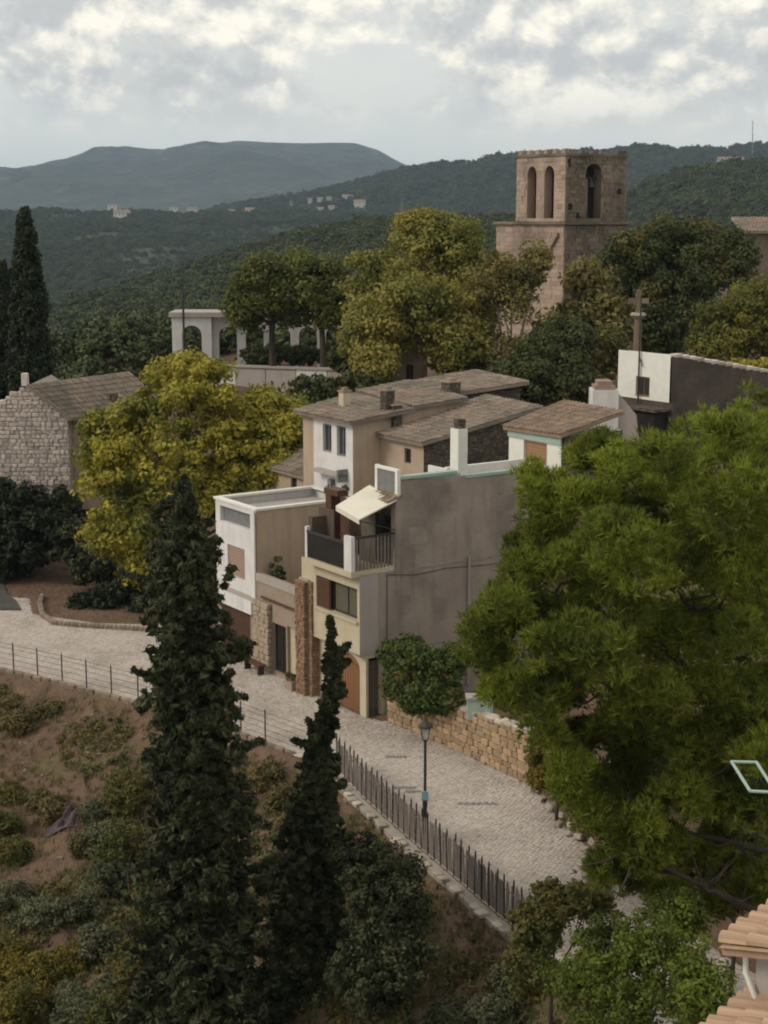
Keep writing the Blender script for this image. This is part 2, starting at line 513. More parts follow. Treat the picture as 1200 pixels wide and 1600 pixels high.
def ground_h(x, y):
    x = np.asarray(x, float); y = np.asarray(y, float)
    do = poly_dist(x, y, OUT)   # + : street side
    di = poly_dist(x, y, INN)   # + : uphill
    down = np.clip(-do, 0, None)
    z = -(0.62 * np.minimum(down, 1.5) + 0.29 * np.clip(down - 1.5, 0, 26))
    up = np.clip(di, 0, None)
    right = sstep(-6, 8, x)
    hill = 8.6 * (sstep(3, 24, up) * right + sstep(1, 42, up) * (1 - right))
    hill = hill + 1.35 * sstep(0.25, 0.6, up) * sstep(-0.5, 0.5, x) * sstep(61, 59, y)
    z = z + hill
    # hilltop falls away behind and to the left
    z = z - sstep(135, 330, y) * 34 - sstep(-22, -70, x) * sstep(95, 130, y) * 22
    # the near hill under the viewpoint
    z = z + sstep(34, 4, y) * 9
    bumps = (np.sin(x * 0.9 + 1.3 * np.sin(y * 0.5)) * np.cos(y * 0.7 + x * 0.3)) * 0.16 + np.sin(x * 2.7 + y * 1.9) * np.sin(y * 3.1 - x * 1.3) * 0.07
    off = np.clip(np.minimum(down, 3) / 3 + np.clip((di - 3) / 6, 0, 1), 0, 1)
    return z + bumps * off * 1.6


def gh(x, y):
    return float(ground_h(np.array([x]), np.array([y]))[0])


xs = np.concatenate([np.linspace(-160, -26, 50), np.linspace(-25.6, 26, 140), np.linspace(27, 160, 50)])
ys = np.concatenate([np.linspace(-15, 30, 30), np.linspace(30.4, 86, 125), np.linspace(87, 340, 70)])
GX, GY = np.meshgrid(xs, ys)
ground = grid_mesh('ground', GX, GY, ground_h(GX, GY), M['soil'])

# street: a sheet 4 mm over the ground between the two edges, then cobbles on it
def resample(P, n):
    P = np.array(P, float); d = np.r_[0, np.cumsum(np.hypot(*np.diff(P, axis=0).T))]
    t = np.linspace(0, d[-1], n)
    return np.stack([np.interp(t, d, P[:, 0]), np.interp(t, d, P[:, 1])], 1)


MATCH = [((-40, 73), (-40, 86)), ((-17.4, 67.2), (-18.4, 77.2)), ((-14, 64.9), (-14.5, 75.2)), ((-10.6, 62.4), (-11, 75)), ((-6, 58.6), (-7.9, 71.0)),
         ((-3.6, 56), (-4, 65)), ((-1.7, 53.6), (-0.85, 60.3)), ((-0.6, 51.0), (2.6, 56.6)), ((1.0, 47.3), (5.2, 52.7)), ((2.2, 44.6), (5.9, 49.6)),
         ((3.4, 41.9), (7.1, 45)), ((5.6, 37.5), (9.4, 39.5)), ((9, 31), (13.5, 32.5)), ((14, 24), (19, 26))]
Ea = resample([a for a, b in MATCH], 240); Eb = resample([b for a, b in MATCH], 240)
# keep the pairs matched: resample by pair index instead of length
tt = np.linspace(0, len(MATCH) - 1, 240); ii = np.arange(len(MATCH))
Ea = np.stack([np.interp(tt, ii, [a[k] for a, b in MATCH]) for k in (0, 1)], 1)
Eb = np.stack([np.interp(tt, ii, [b[k] for a, b in MATCH]) for k in (0, 1)], 1)
wv = np.linspace(0, 1, 12)
SX = Ea[:, None, 0] * (1 - wv) + Eb[:, None, 0] * wv
SY = Ea[:, None, 1] * (1 - wv) + Eb[:, None, 1] * wv
street = grid_mesh('street', SX, SY, np.full(SX.shape, 0.02), M['mortar'])


def in_street(x, y, m=0.1):
    return (poly_dist(x, y, OUT) > m) & (poly_dist(x, y, INN) < -m)


def cobbles():
    size = 0.165
    verts = []
    ang = R(-52)
    ca, sa = math.cos(ang), math.sin(ang)
    g = np.arange(-60, 60, size)
    U, V = np.meshgrid(g, g)
    U = U + (np.arange(len(g)) % 2)[:, None] * size * 0.5
    cx = (U * ca - V * sa).ravel() - 3; cy = (U * sa + V * ca).ravel() + 60
    k = (cx > -24) & (cx < 11) & (cy > 36) & (cy < 82)
    cx, cy = cx[k], cy[k]
    k = in_street(cx, cy, 0.12)
    cx, cy = cx[k], cy[k]
    n = len(cx)
    cx = cx + RNG.normal(0, 0.012, n); cy = cy + RNG.normal(0, 0.012, n)
    hs = size * 0.5 * RNG.uniform(0.80, 0.95, (n, 2)); a = ang + RNG.normal(0, 0.09, n)
    zt = 0.038 + RNG.normal(0, 0.005, n)
    co = []
    for sx, sy in ((-1, -1), (1, -1), (1, 1), (-1, 1)):
        for lvl in (0, 1):
            f = 1.0 if lvl == 0 else 0.8
            px = sx * hs[:, 0] * f; py = sy * hs[:, 1] * f
            co.append(np.stack([cx + px * np.cos(a) - py * np.sin(a), cy + px * np.sin(a) + py * np.cos(a), (zt if lvl else np.full(n, 0.021)) + RNG.normal(0, 0.003, n)], 1))
    quads = [(1, 3, 5, 7), (0, 2, 3, 1), (2, 4, 5, 3), (4, 6, 7, 5), (6, 0, 1, 7)]
    P = np.stack(co, 1)  # n,8,3
    v = P.reshape(-1, 3).astype(np.float32)
    F = (np.arange(n)[:, None, None] * 8 + np.array(quads)[None]).reshape(-1, 4)
    me = bpy.data.meshes.new('cobblestones')
    me.vertices.add(len(v)); me.vertices.foreach_set('co', v.ravel())
    me.loops.add(F.size); me.loops.foreach_set('vertex_index', F.ravel().astype(np.int32))
    me.polygons.add(len(F)); me.polygons.foreach_set('loop_start', np.arange(0, F.size, 4, dtype=np.int32))
    me.polygons.foreach_set('loop_total', np.full(len(F), 4, dtype=np.int32)); me.update(calc_edges=True)
    link_mesh('cobblestones', me, M['cobble'], street, kind='stuff')


cobbles()

# dark side road on the far left
MB().poly([(-40, 79, 0.09), (-18.9, 77.7, 0.09), (-19.6, 79.6, 0.09), (-20.6, 81.5, 0.09), (-22, 86, 0.09), (-40, 88, 0.09)]).build('side_road', M['asphalt'], kind='structure')

# ------------------------------------------------------------------ leaf clouds
def clumps_in(ells, m, rc, lo=0.62, up=0.25, rng=RNG):
    out = []
    for (cx, cy, cz, rx, ry, rz) in ells:
        d = rng.normal(size=(m, 3)); d[:, 2] += up
        d /= np.linalg.norm(d, axis=1)[:, None]
        f = rng.uniform(lo, 1.0, m) ** 0.8
        p = np.array([cx, cy, cz]) + d * f[:, None] * np.array([rx, ry, rz])
        out.append(np.c_[p, rng.uniform(rc * 0.6, rc * 1.35, m)])
    return np.concatenate(out)


def leaves(cl, n, size, squash=0.75, elong=1.25, up=0.25, rng=RNG, fold=True):
    M_ = len(cl)
    c = np.repeat(cl[:, :3], n, 0); r = np.repeat(cl[:, 3], n)
    T = M_ * n
    d = rng.normal(size=(T, 3)); d /= np.linalg.norm(d, axis=1)[:, None]
    pos = c + d * (r * rng.uniform(0.05, 1, T) ** 0.45)[:, None] * np.array([1, 1, squash])
    nrm = d * 1.0 + rng.normal(size=(T, 3)) * 0.45; nrm[:, 2] += up
    nrm /= np.linalg.norm(nrm, axis=1)[:, None]
    a = np.cross(nrm, rng.normal(size=(T, 3))); a /= np.linalg.norm(a, axis=1)[:, None]
    b = np.cross(nrm, a)
    s = size * rng.uniform(0.55, 1.35, T)
    a = a * (s * 0.5 * elong)[:, None]; b = b * (s * 0.36)[:, None]
    return np.stack([pos - a, pos + b + a * 0.15, pos + a, pos - b + a * 0.15], 1).reshape(-1, 3)


def tufts(cl, n, ln, wd, rays=7, squash=0.6, rng=RNG):
    """pine needle tufts: thin triangles fanned round an outward-upward axis"""
    M_ = len(cl); T = M_ * n
    c = np.repeat(cl[:, :3], n, 0); r = np.repeat(cl[:, 3], n)
    d = rng.normal(size=(T, 3)); d[:, 2] += 0.35; d /= np.linalg.norm(d, axis=1)[:, None]
    pos = c + d * (r * rng.uniform(0.1, 1, T) ** 0.4)[:, None] * np.array([1, 1, squash])
    ax = d * 0.8 + rng.normal(size=(T, 3)) * 0.35; ax[:, 2] += 0.75; ax /= np.linalg.norm(ax, axis=1)[:, None]
    pos = np.repeat(pos, rays, 0); ax = np.repeat(ax, rays, 0); K = T * rays
    dr = ax + rng.normal(size=(K, 3)) * 0.55; dr /= np.linalg.norm(dr, axis=1)[:, None]
    sd = np.cross(dr, rng.normal(size=(K, 3))); sd /= np.linalg.norm(sd, axis=1)[:, None]
    l = ln * rng.uniform(0.6, 1.25, K)
    sd = sd * wd
    tip = pos + dr * l[:, None]
    return np.stack([pos - sd, pos + sd, tip], 1).reshape(-1, 3)


# ------------------------------------------------------------------ hills
def hill(name, prof, Yc, Yf, zf, m, amp, ascale, back=None, nx=220, ny=70, xr=1.6):
    """a hill whose crest at distance Yc has the skyline prof, sloping to zf at Yf and away behind"""
    pp = sorted(prof)
    xsr = np.linspace(-xr, xr, nx)
    tv = np.linspace(0, 1.35, ny)
    T, XR = np.meshgrid(tv, xsr, indexing='ij')
    Yd = Yf + (Yc - Yf) * T
    X = XR * 0.25 * Yc * (0.5 + 0.5 * Yd / Yc)
    pxs = X / Yc * FPX + 600
    crest = CAM_Z + (345 - np.interp(pxs, [p[0] for p in pp], [p[1] for p in pp])) / FPX * Yc
    up = np.where(T <= 1, T ** 0.9, 1 - (T - 1) * 1.2)
    Z = zf + (crest - zf) * np.clip(up, 0, 1)
    fx = X / ascale; fy = Yd / ascale
    nse = np.array([noise.fractal(Vector((a, b, 3.1)), 0.9, 2.1, 5) for a, b in zip(fx.ravel(), fy.ravel())]).reshape(X.shape)
    Z = Z + nse * amp * np.clip(np.minimum(T * 2, np.abs(T - 1) * 6 + 0.12), 0, 1)
    grid_mesh(name, X, Yd, Z, m)
    return X, Yd, Z


far = [(-1500, 300), (-300, 275), (-60, 290), (0, 281), (60, 266), (100, 256), (140, 248), (175, 236), (210, 232), (245, 238), (275, 240), (320, 231), (380, 226), (430, 227), (480, 229), (520, 230), (560, 231), (590, 239), (620, 255), (645, 266), (800, 280), (1300, 290), (2500, 300)]
hill('mountain', far, 6000, 3500, -5, M['mountain'], 60, 420, nx=300, ny=80)
ridge = [(-2500, 400), (300, 345), (420, 318), (520, 300), (585, 284), (640, 270), (680, 262), (740, 258), (770, 250), (820, 248), (880, 245), (930, 243), (990, 235), (1050, 242), (1110, 238), (1160, 233), (1210, 232), (1400, 225), (2500, 230)]
HR = hill('distant_ridge', ridge, 2600, 2080, 0, M['hill'], 14, 160)
plateau = [(-2500, 330), (-300, 325), (0, 332), (40, 336), (90, 331), (150, 337), (200, 334), (240, 333), (290, 339), (330, 336), (380, 339), (420, 335), (480, 333), (520, 334), (600, 338), (700, 333), (1200, 345), (2500, 345)]
HP = hill('plateau_hillside', plateau, 2000, 850, -75, M['hill'], 7, 130)
nearr = [(-2500, 700), (600, 560), (800, 440), (900, 345), (960, 318), (1010, 292), (1060, 275), (1120, 266), (1200, 262), (1400, 255), (2500, 250)]
HN = hill('wooded_hill', nearr, 1150, 500, -30, M['hill'], 8, 90)
spur = [(-2500, 640), (-200, 580), (0, 530), (100, 492), (200, 455), (300, 425), (400, 396), (480, 372), (560, 356), (640, 352), (760, 352), (900, 356), (1200, 358), (2500, 380)]
HS = hill('wooded_spur', spur, 720, 230, -27, M['hill'], 5, 60)
# valley floor and everything beyond
vx, vy = np.meshgrid(np.linspace(-5000, 5000, 80), np.linspace(300, 9000, 80))
grid_mesh('valley_floor', vx, vy, -110.0 + np.clip((vy - 2000) / 2000, 0, 1) * 140, M['hill'])


def crown_variant(i):
    rng = np.random.default_rng(50 + i)
    d = rng.normal(size=(26, 3)); d[:, 2] = np.abs(d[:, 2]) * 1.1 - .25; d /= np.linalg.norm(d, axis=1)[:, None]
    c = d * rng.uniform(.22, .42, 26)[:, None] * np.array([1, 1, rng.uniform(.8, 1.1)]) + np.array([0, 0, .42])
    V = leaves(np.c_[c, rng.uniform(.08, .17, 26)], 26, .085, .8, 1.1, .3, rng)
    o = np_mesh('forest_crown', V, 4, L['forest'])
    COL.objects.unlink(o)
    return o


fcol = bpy.data.collections.new('forest_crowns')
for i in range(4):
    fcol.objects.link(crown_variant(i))


def gn_scatter(name, pts, sc, label):
    me = bpy.data.meshes.new(name)
    me.vertices.add(len(pts)); me.vertices.foreach_set('co', pts.astype(np.float32).ravel())
    a = me.attributes.new('sc', 'FLOAT', 'POINT'); a.data.foreach_set('value', sc.astype(np.float32))
    o = link_mesh(name, me, None, kind='stuff'); o['label'] = label; o['category'] = 'forest'
    g = bpy.data.node_groups.new(name, 'GeometryNodeTree')
    g.interface.new_socket('Geometry', in_out='INPUT', socket_type='NodeSocketGeometry')
    g.interface.new_socket('Geometry', in_out='OUTPUT', socket_type='NodeSocketGeometry')
    gi = g.nodes.new('NodeGroupInput'); go = g.nodes.new('NodeGroupOutput')
    ip = g.nodes.new('GeometryNodeInstanceOnPoints')
    ci = g.nodes.new('GeometryNodeCollectionInfo')
    ci.inputs['Collection'].default_value = fcol
    ci.inputs['Separate Children'].default_value = True
    ci.inputs['Reset Children'].default_value = True
    ip.inputs['Pick Instance'].default_value = True
    ri = g.nodes.new('FunctionNodeRandomValue'); ri.data_type = 'INT'
    ri.inputs[4].default_value = 0; ri.inputs[5].default_value = 3
    rr = g.nodes.new('FunctionNodeRandomValue'); rr.data_type = 'FLOAT_VECTOR'
    rr.inputs[0].default_value = (-0.15, -0.15, 0); rr.inputs[1].default_value = (0.15, 0.15, 6.28)
    na = g.nodes.new('GeometryNodeInputNamedAttribute'); na.data_type = 'FLOAT'
    na.inputs[0].default_value = 'sc'
    l = g.links
    l.new(gi.outputs[0], ip.inputs['Points']); l.new(ci.outputs[0], ip.inputs['Instance'])
    l.new(ri.outputs[2], ip.inputs['Instance Index']); l.new(rr.outputs[0], ip.inputs['Rotation'])
    l.new(na.outputs[0], ip.inputs['Scale']); l.new(ip.outputs[0], go.inputs[0])
    md = o.modifiers.new('scatter', 'NODES'); md.node_group = g
    return o


FARH = [
    (520, 331, 1990, 13, 7, 'bright white far house low in the right-hand hillside hamlet'),
    (500, 332, 2000, 10, 5, 'greyish far house just left of the bright white one in the hamlet'),
    (543, 314, 1960, 16, 9, 'largest pale grey far house at the top of the hamlet'),
    (562, 323, 1950, 17, 6, 'long pale far house stepping down right of the hamlet top'),
    (484, 318, 1980, 7, 6, 'tiny white far house at the upper left of the hamlet'),
    (514, 316, 1985, 8, 6, 'small white far house in the middle of the hamlet top row'),
    (500, 315, 1990, 9, 4, 'low yellowish far house between two tiny white ones'),
    (456, 322, 2000, 6, 6, 'tiny upright far house alone left of the hamlet'),
    (271, 332, 2000, 13, 6, 'lone bright white far house on the plateau left of centre'),
    (300, 331, 2010, 16, 4, 'low greyish far house right of the lone white one on the plateau'),
    (392, 335, 1990, 18, 6, 'pale far house on the plateau above the arcade'),
    (362, 334, 2010, 10, 4, 'small pale far house left of the one above the arcade'),
    (175, 328, 2020, 14, 7, 'hazy grey far house at the left of the plateau'),
    (190, 340, 1980, 20, 5, 'wide low pale far building at the plateau edge near the cypress'),
    (630, 345, 1900, 14, 5, 'pale far house beside the mast left of the yellow-green tree'),
    (655, 348, 1900, 12, 5, 'pinkish far house partly hidden by the yellow-green tree'),
    (1142, 259, 1600, 26, 5, 'long pale far house on the skyline ridge right of the bell tower'),
]


def far_hit(px, py):
    Yq = 1500.0
    while Yq < 2600:
        q = at(px, py, Yq); zs = -999
        for H_ in (HP, HR, HS):
            dd_ = ((H_[0] - q.x) / 2) ** 2 + (H_[1] - Yq) ** 2
            kk_ = np.unravel_index(dd_.argmin(), dd_.shape)
            if dd_[kk_] < 1500: zs = max(zs, float(H_[2][kk_]))
        if zs > q.z: break
        Yq += 12
    return Yq


FARP = [(f[0], f[3], far_hit(f[0], f[1])) for f in FARH if f[2] > 1800]


def scatter_on(H, n, smin, smax, tmax=1.06, clear=0.0, pxr=(-120, 1320)):
    X, Y, Z = H
    ny, nx = X.shape
    jmax = int(ny * tmax / 1.35)
    fi = RNG.uniform(0, jmax - 1, n * 4); fj = RNG.uniform(0, nx - 1.001, n * 4)
    i, j = fi.astype(int), fj.astype(int); a, b = fi - i, fj - j

    def bl(G):
        return (G[i, j] * (1 - a) * (1 - b) + G[i + 1, j] * a * (1 - b) + G[i, j + 1] * (1 - a) * b + G[i + 1, j + 1] * a * b)
    x, y, z = bl(X), bl(Y), bl(Z)
    px = 600 + x / y * FPX
    k = (px > pxr[0]) & (px < pxr[1])
    if clear:
        cl = np.array([noise.noise(Vector((p / 90, q / 130, 8.0))) for p, q in zip(x, y)])
        k &= (cl < clear) | (RNG.uniform(0, 1, len(x)) < 0.25)
    x, y, z = x[k][:n], y[k][:n], z[k][:n]
    s = RNG.uniform(smin, smax, len(x)) * RNG.choice([0.75, 1, 1.2], len(x))
    for (hx, hw, hY) in FARP:
        near_ = (np.abs(x / y - (hx - 600) / FPX) * 2000 < hw * .55 + RNG.uniform(0, 6, len(x))) & (y > hY - RNG.uniform(60, 150, len(x))) & (y < hY + 14)
        s = np.where(near_, s * .3, s)
    return np.stack([x, y, z - s * 0.12], 1), s


for nm, H, n, s0, s1, cl, pr, lb in [
        ('spur_forest', HS, 15000, 4.2, 8.0, 0.42, (-80, 900), 'dense green wood covering the valley spur behind the white arcade'),
        ('hillside_forest', HP, 26000, 5, 10, 0.3, (-80, 1250), 'blue-green wood on the wide hillside below the far village'),
        ('ridge_forest', HR, 17000, 8, 15, 0.5, (150, 1280), 'hazy dark wood on the long ridge behind the bell tower'),
        ('hill_forest', HN, 9000, 6, 11, 0.0, (850, 1300), 'dark pine wood on the round hill right of the bell tower')]:
    P, s = scatter_on(H, n, s0, s1, clear=cl, pxr=pr)
    gn_scatter(nm, P, s, lb)

X_ = RNG.uniform(-900, 900, 5000); Y_ = RNG.uniform(2050, 4300, 5000)
cn = np.array([noise.noise(Vector((a / 160, b / 420, 1.0))) for a, b in zip(X_, Y_)])
kk = (cn > -.05) & (np.abs(X_ / Y_) < .3)
X_, Y_ = X_[kk], Y_[kk]
gn_scatter('plain_trees', np.stack([X_, Y_, np.maximum(-110.0 + np.clip((Y_ - 2000) / 2000, 0, 1) * 140, 0) - 1], 1), RNG.uniform(9, 18, len(X_)), 'hazy hedgerows and groves on the plain below the far mountain')

# trees on the back and left flank of the village hill
fx = RNG.uniform(-75, 60, 5200); fy = RNG.uniform(100, 330, 5200)
kk = ((fy > 165) | ((fx < -17.5) & (fx > -75) & (fy > 104)) | ((fy > 126) & (fx < 0))) & ~((fx > 0) & (fx < 50) & (fy < 170))
fx, fy = fx[kk], fy[kk]
gn_scatter('slope_wood', np.stack([fx, fy, ground_h(fx, fy) - 0.6], 1), RNG.uniform(2.4, 5.0, len(fx)), 'dense scrubby wood on the slope left of the white arcade')

def limbs(mb, base, top, ells, r0, n_sub=3, rng=random):
    b, t = Vector(base), Vector(top)
    mid = b.lerp(t, 0.5) + Vector((rng.uniform(-.1, .1), rng.uniform(-.1, .1), 0)) * (t - b).length * 0.4
    mb.tube([b - Vector((0, 0, 0.3)), b + (mid - b) * 0.1, mid, t], [r0 * 1.35, r0, r0 * 0.8, r0 * 0.6], 8)
    for e in ells:
        c = Vector(e[:3]); rad = Vector(e[3:6])
        s = mid.lerp(t, rng.uniform(0.55, 1))
        q = s.lerp(c, 0.5) + Vector((0, 0, -0.12 * (c - s).length))
        mb.tube([s, q, c], [r0 * 0.5, r0 * 0.36, r0 * 0.22], 6)
        for _ in range(n_sub):
            d = Vector((rng.gauss(0, 1), rng.gauss(0, 1), rng.gauss(0.3, .7))).normalized()
            e2_ = c + Vector((d.x * rad.x, d.y * rad.y, d.z * rad.z)) * 0.8
            mb.tube([q.lerp(c, rng.random()), c.lerp(e2_, 0.5) + Vector((0, 0, .1)), e2_], [r0 * 0.2, r0 * 0.13, r0 * 0.05], 5)


def tree(name, label, cat, base, ells, leafm, size, m=60, n=90, rc=0.8, r0=0.25, bark='bark', group=None, lo=0.6, top=None, elong=1.25, up=0.3, squash=0.75, fill=True):
    base = Vector(base)
    o = thing(name, base, label, cat, group)
    cz = min(e[2] - e[5] * 0.4 for e in ells)
    top = Vector(top) if top else Vector((base.x * .6 + sum(e[0] for e in ells) / len(ells) * .4, base.y, max(cz, base.z + 0.4)))
    mb = MB(); limbs(mb, base, top, ells, r0)
    mb.build('trunk', M[bark], o, smooth=True)
    cl = clumps_in(ells, m, rc, lo, up)
    V = leaves(cl, n, size, squash, elong)
    if fill:
        cl2 = clumps_in([(a, b, c, d * .6, e * .6, f * .6) for a, b, c, d, e, f in ells], max(8, m // 5), rc, 0.2, 0)
        V = np.concatenate([V, leaves(cl2, max(10, n // 3), size * 1.8)])
    np_mesh('crown', V, 4, L[leafm], o)
    return o


def E_(px, py, Y, rpx, rpy, ry=None):
    """ellipsoid of foliage centred there, radii given in picture pixels at that distance"""
    p = at(px, py, Y); k = Y / FPX
    rx = rpx * k; rz = rpy * k
    return (p.x, p.y, p.z, rx, ry if ry is not None else (rx + rz) / 2, rz)


def base_at(px, Y):
    x = (px - 600) / FPX * Y
    return (x, Y, gh(x, Y))


# ------------------------------------------------------------------ house frame
O = on_z(572, 1122, 0)
E1 = Vector((-0.56, 0.8285, 0)); E2 = Vector((0.8285, 0.56, 0)); UP = Vector((0, 0, 1))


def FR(s, d, z):
    return O + E1 * s + E2 * d + UP * z


def walls(mb, A, U, Nn, w, z0, z1, holes=(), depth=0.22, arch=9):
    """wall face from A along U (width w), heights z0..z1, holes (u0,u1,a,b[,arch rise]); reveals go in by depth"""
    A = Vector(A); A.z = 0
    us = sorted({0, w, *[h[0] for h in holes], *[h[1] for h in holes]})
    zs = sorted({z0, z1, *[h[2] for h in holes], *[h[3] for h in holes]})
    us = [u for u in us if 0 <= u <= w]; zs = [z for z in zs if z0 <= z <= z1]

    def P(u, z, dd=0.0):
        return A + U * u + UP * z - Nn * dd
    for u0, u1 in zip(us[:-1], us[1:]):
        for a, b in zip(zs[:-1], zs[1:]):
            um, zm = (u0 + u1) / 2, (a + b) / 2
            if any(h[0] < um < h[1] and h[2] < zm < h[3] for h in holes):
                continue
            mb.poly([P(u0, a), P(u1, a), P(u1, b), P(u0, b)])
    for h in holes:
        u0, u1, a, b = h[:4]
        rise = h[4] if len(h) > 4 else 0
        zt = b - rise
        mb.poly([P(u0, a), P(u0, zt), P(u0, zt, depth), P(u0, a, depth)])
        mb.poly([P(u1, a), P(u1, zt), P(u1, zt, depth), P(u1, a, depth)])
        mb.poly([P(u0, a), P(u1, a), P(u1, a, depth), P(u0, a, depth)])
        if not rise:
            mb.poly([P(u0, b), P(u1, b), P(u1, b, depth), P(u0, b, depth)])
        else:
            c = (u0 + u1) / 2; r = (u1 - u0) / 2
            arc = [(c - r * math.cos(math.pi * k / (2 * arch)), zt + rise * math.sin(math.pi * k / (2 * arch)) ** 0.9) for k in range(2 * arch + 1)]
            mb.poly([P(u0, b)] + [P(*q) for q in arc[:arch + 1]][::1])
            mb.poly([P(u1, b)] + [P(*q) for q in arc[arch:]][::-1])
            for q, q2 in zip(arc[:-1], arc[1:]):
                mb.poly([P(*q), P(*q2), P(q2[0], q2[1], depth), P(q[0], q[1], depth)])


def window(parent, A, U, Nn, u0, u1, z0, z1, fm='white', pm='glass', dep=0.14, fw=0.07, bars=1, name='window', hbars=0):
    """frame (part) with its pane (sub-part) set in a hole; a sill below"""
    A = Vector(A); A.z = 0

    def bx(mb, a, b, c, d, n0, n1):
        mb.hexa([A + U * a + UP * c - Nn * n0, A + U * b + UP * c - Nn * n0, A + U * b + UP * c - Nn * n1, A + U * a + UP * c - Nn * n1,
                 A + U * a + UP * d - Nn * n0, A + U * b + UP * d - Nn * n0, A + U * b + UP * d - Nn * n1, A + U * a + UP * d - Nn * n1])
    mb = MB()
    e = 0.004
    bx(mb, u0 + e, u0 + fw, z0 + e, z1 - e, dep - .05, dep + .03)
    bx(mb, u1 - fw, u1 - e, z0 + e, z1 - e, dep - .05, dep + .03)
    bx(mb, u0 + fw, u1 - fw, z0 + e, z0 + fw, dep - .05, dep + .03)
    bx(mb, u0 + fw, u1 - fw, z1 - fw, z1 - e, dep - .05, dep + .03)
    for k in range(bars):
        c = u0 + (u1 - u0) * (k + 1) / (bars + 1)
        bx(mb, c - .025, c + .025, z0 + fw, z1 - fw, dep - .04, dep + .02)
    for k in range(hbars):
        c = z0 + (z1 - z0) * (k + 1) / (hbars + 1)
        bx(mb, u0 + fw, u1 - fw, c - .02, c + .02, dep - .035, dep + .015)
    f = mb.build(name, M[fm], parent)
    mp = MB(); bx(mp, u0 + fw * .6, u1 - fw * .6, z0 + fw * .6, z1 - fw * .6, dep, dep + .012)
    # f sits at its parent's origin, so the pane can be given in the same coordinates
    mp.build('pane', M[pm], f)
    return f


def slab(parent, A, U, Nn, u0, u1, z0, z1, n0, n1, m, name, label=None):
    A = Vector(A); A.z = 0
    mb = MB()
    mb.hexa([A + U * u0 + UP * z0 + Nn * n0, A + U * u1 + UP * z0 + Nn * n0, A + U * u1 + UP * z0 + Nn * n1, A + U * u0 + UP * z0 + Nn * n1,
             A + U * u0 + UP * z1 + Nn * n0, A + U * u1 + UP * z1 + Nn * n0, A + U * u1 + UP * z1 + Nn * n1, A + U * u0 + UP * z1 + Nn * n1])
    return mb.build(name, M[m], parent, label)


def slats(parent, A, U, Nn, u0, u1, z0, z1, n0, n1, m, name, count, vertical=False):
    """louvres or boards, each a part of its own sharing one mesh"""
    first = None; out = []
    gap = 0.15
    for k in range(count):
        if vertical:
            w = (u1 - u0) / count
            if first is None:
                first = slab(parent, A, U, Nn, u0, u0 + w * (1 - gap), z0, z1, n0, n1, m, name); out.append(first); continue
            c = first.copy(); c.location = first.location + U * (w * k)
        else:
            w = (z1 - z0) / count
            if first is None:
                first = slab(parent, A, U, Nn, u0, u1, z0, z0 + w * (1 - gap), n0, n1, m, name); out.append(first); continue
            c = first.copy(); c.location = first.location + UP * (w * k)
        COL.objects.link(c); out.append(c)
    return out


def tile_roof(parent, P00, P10, P11, P01, pitch=0.24, course=0.42, m='tile', thick=0.14, name='roof'):
    """P00,P10 eave; P01,P11 ridge above them. A solid deck (roof) with barrel tiles as its one sub-part"""
    P00, P10, P11, P01 = map(Vector, (P00, P10, P11, P01))
    nrm = (P10 - P00).cross(P01 - P00).normalized()
    if nrm.z < 0: nrm = -nrm
    mb = MB()
    dn = Vector((0, 0, -thick))
    mb.hexa([P00 + dn, P10 + dn, P11 + dn, P01 + dn, P00, P10, P11, P01])
    deck = mb.build(name, M[m], parent)
    W = ((P10 - P00).length + (P11 - P01).length) / 2
    H = ((P01 - P00).length + (P11 - P10).length) / 2
    nc, nr = max(2, int(W / pitch)), max(2, int(H / course))
    t = MB()

    def Q(a, b, h=0):
        return P00.lerp(P10, a).lerp(P01.lerp(P11, a), b) + nrm * h
    for i in range(nc):
        a0, a1 = (i + 0.12) / nc, (i + 0.88) / nc
        for j in range(nr):
            b0, b1 = (j - 0.12) / nr, (j + 1.0) / nr
            jt = random.uniform(-.012, .012); js = random.uniform(-.06, .06) / nc
            lo, hi = 0.055 + jt, 0.02 + jt
            r = pitch * 0.34
            ring0, ring1 = [], []
            for k in range(5):
                x = k / 4; hh = math.sin(math.pi * x) * r
                ring0.append(Q(a0 + js + (a1 - a0) * x, max(b0, -0.05), lo + hh))
                ring1.append(Q(a0 + js + (a1 - a0) * (0.08 + 0.84 * x), b1, hi + hh * 0.85))
            for k in range(4):
                t.poly([ring0[k], ring0[k + 1], ring1[k + 1], ring1[k]])
            t.poly(ring0)
    t.build('tiles', M[m], deck, kind='stuff')
    return deck


def chimney(parent, fr, s, d, z0, z1, w, m='darkstone', cap='tile', name='chimney'):
    c = MB().fbox(fr, s, s + w, d, d + w, z0, z1).build(name, M[m], parent)
    MB().fbox(fr, s - .06, s + w + .06, d - .06, d + w + .06, z1, z1 + 0.07).fbox(fr, s + w * .2, s + w * .8, d + w * .2, d + w * .8, z1 + .07, z1 + .22).build('chimney_cap', M[cap], c)
    return c


STONES = []


def stone_variants():
    import bmesh
    for i in range(8):
        bm = bmesh.new(); bmesh.ops.create_cube(bm, size=1)
        bmesh.ops.bevel(bm, geom=bm.edges[:], offset=0.12, segments=1, affect='EDGES')
        for v in bm.verts:
            v.co += Vector([random.uniform(-.05, .05) for _ in range(3)])
        me = bpy.data.meshes.new('stone'); bm.to_mesh(me); bm.free()
        STONES.append(me)


stone_variants()
STONE_M = {}


def stone_mesh(mname):
    if mname not in STONE_M:
        lst = []
        for me in STONES:
            c = me.copy(); c.materials.clear(); c.materials.append(M[mname]); lst.append(c)
        STONE_M[mname] = lst
    return random.choice(STONE_M[mname])


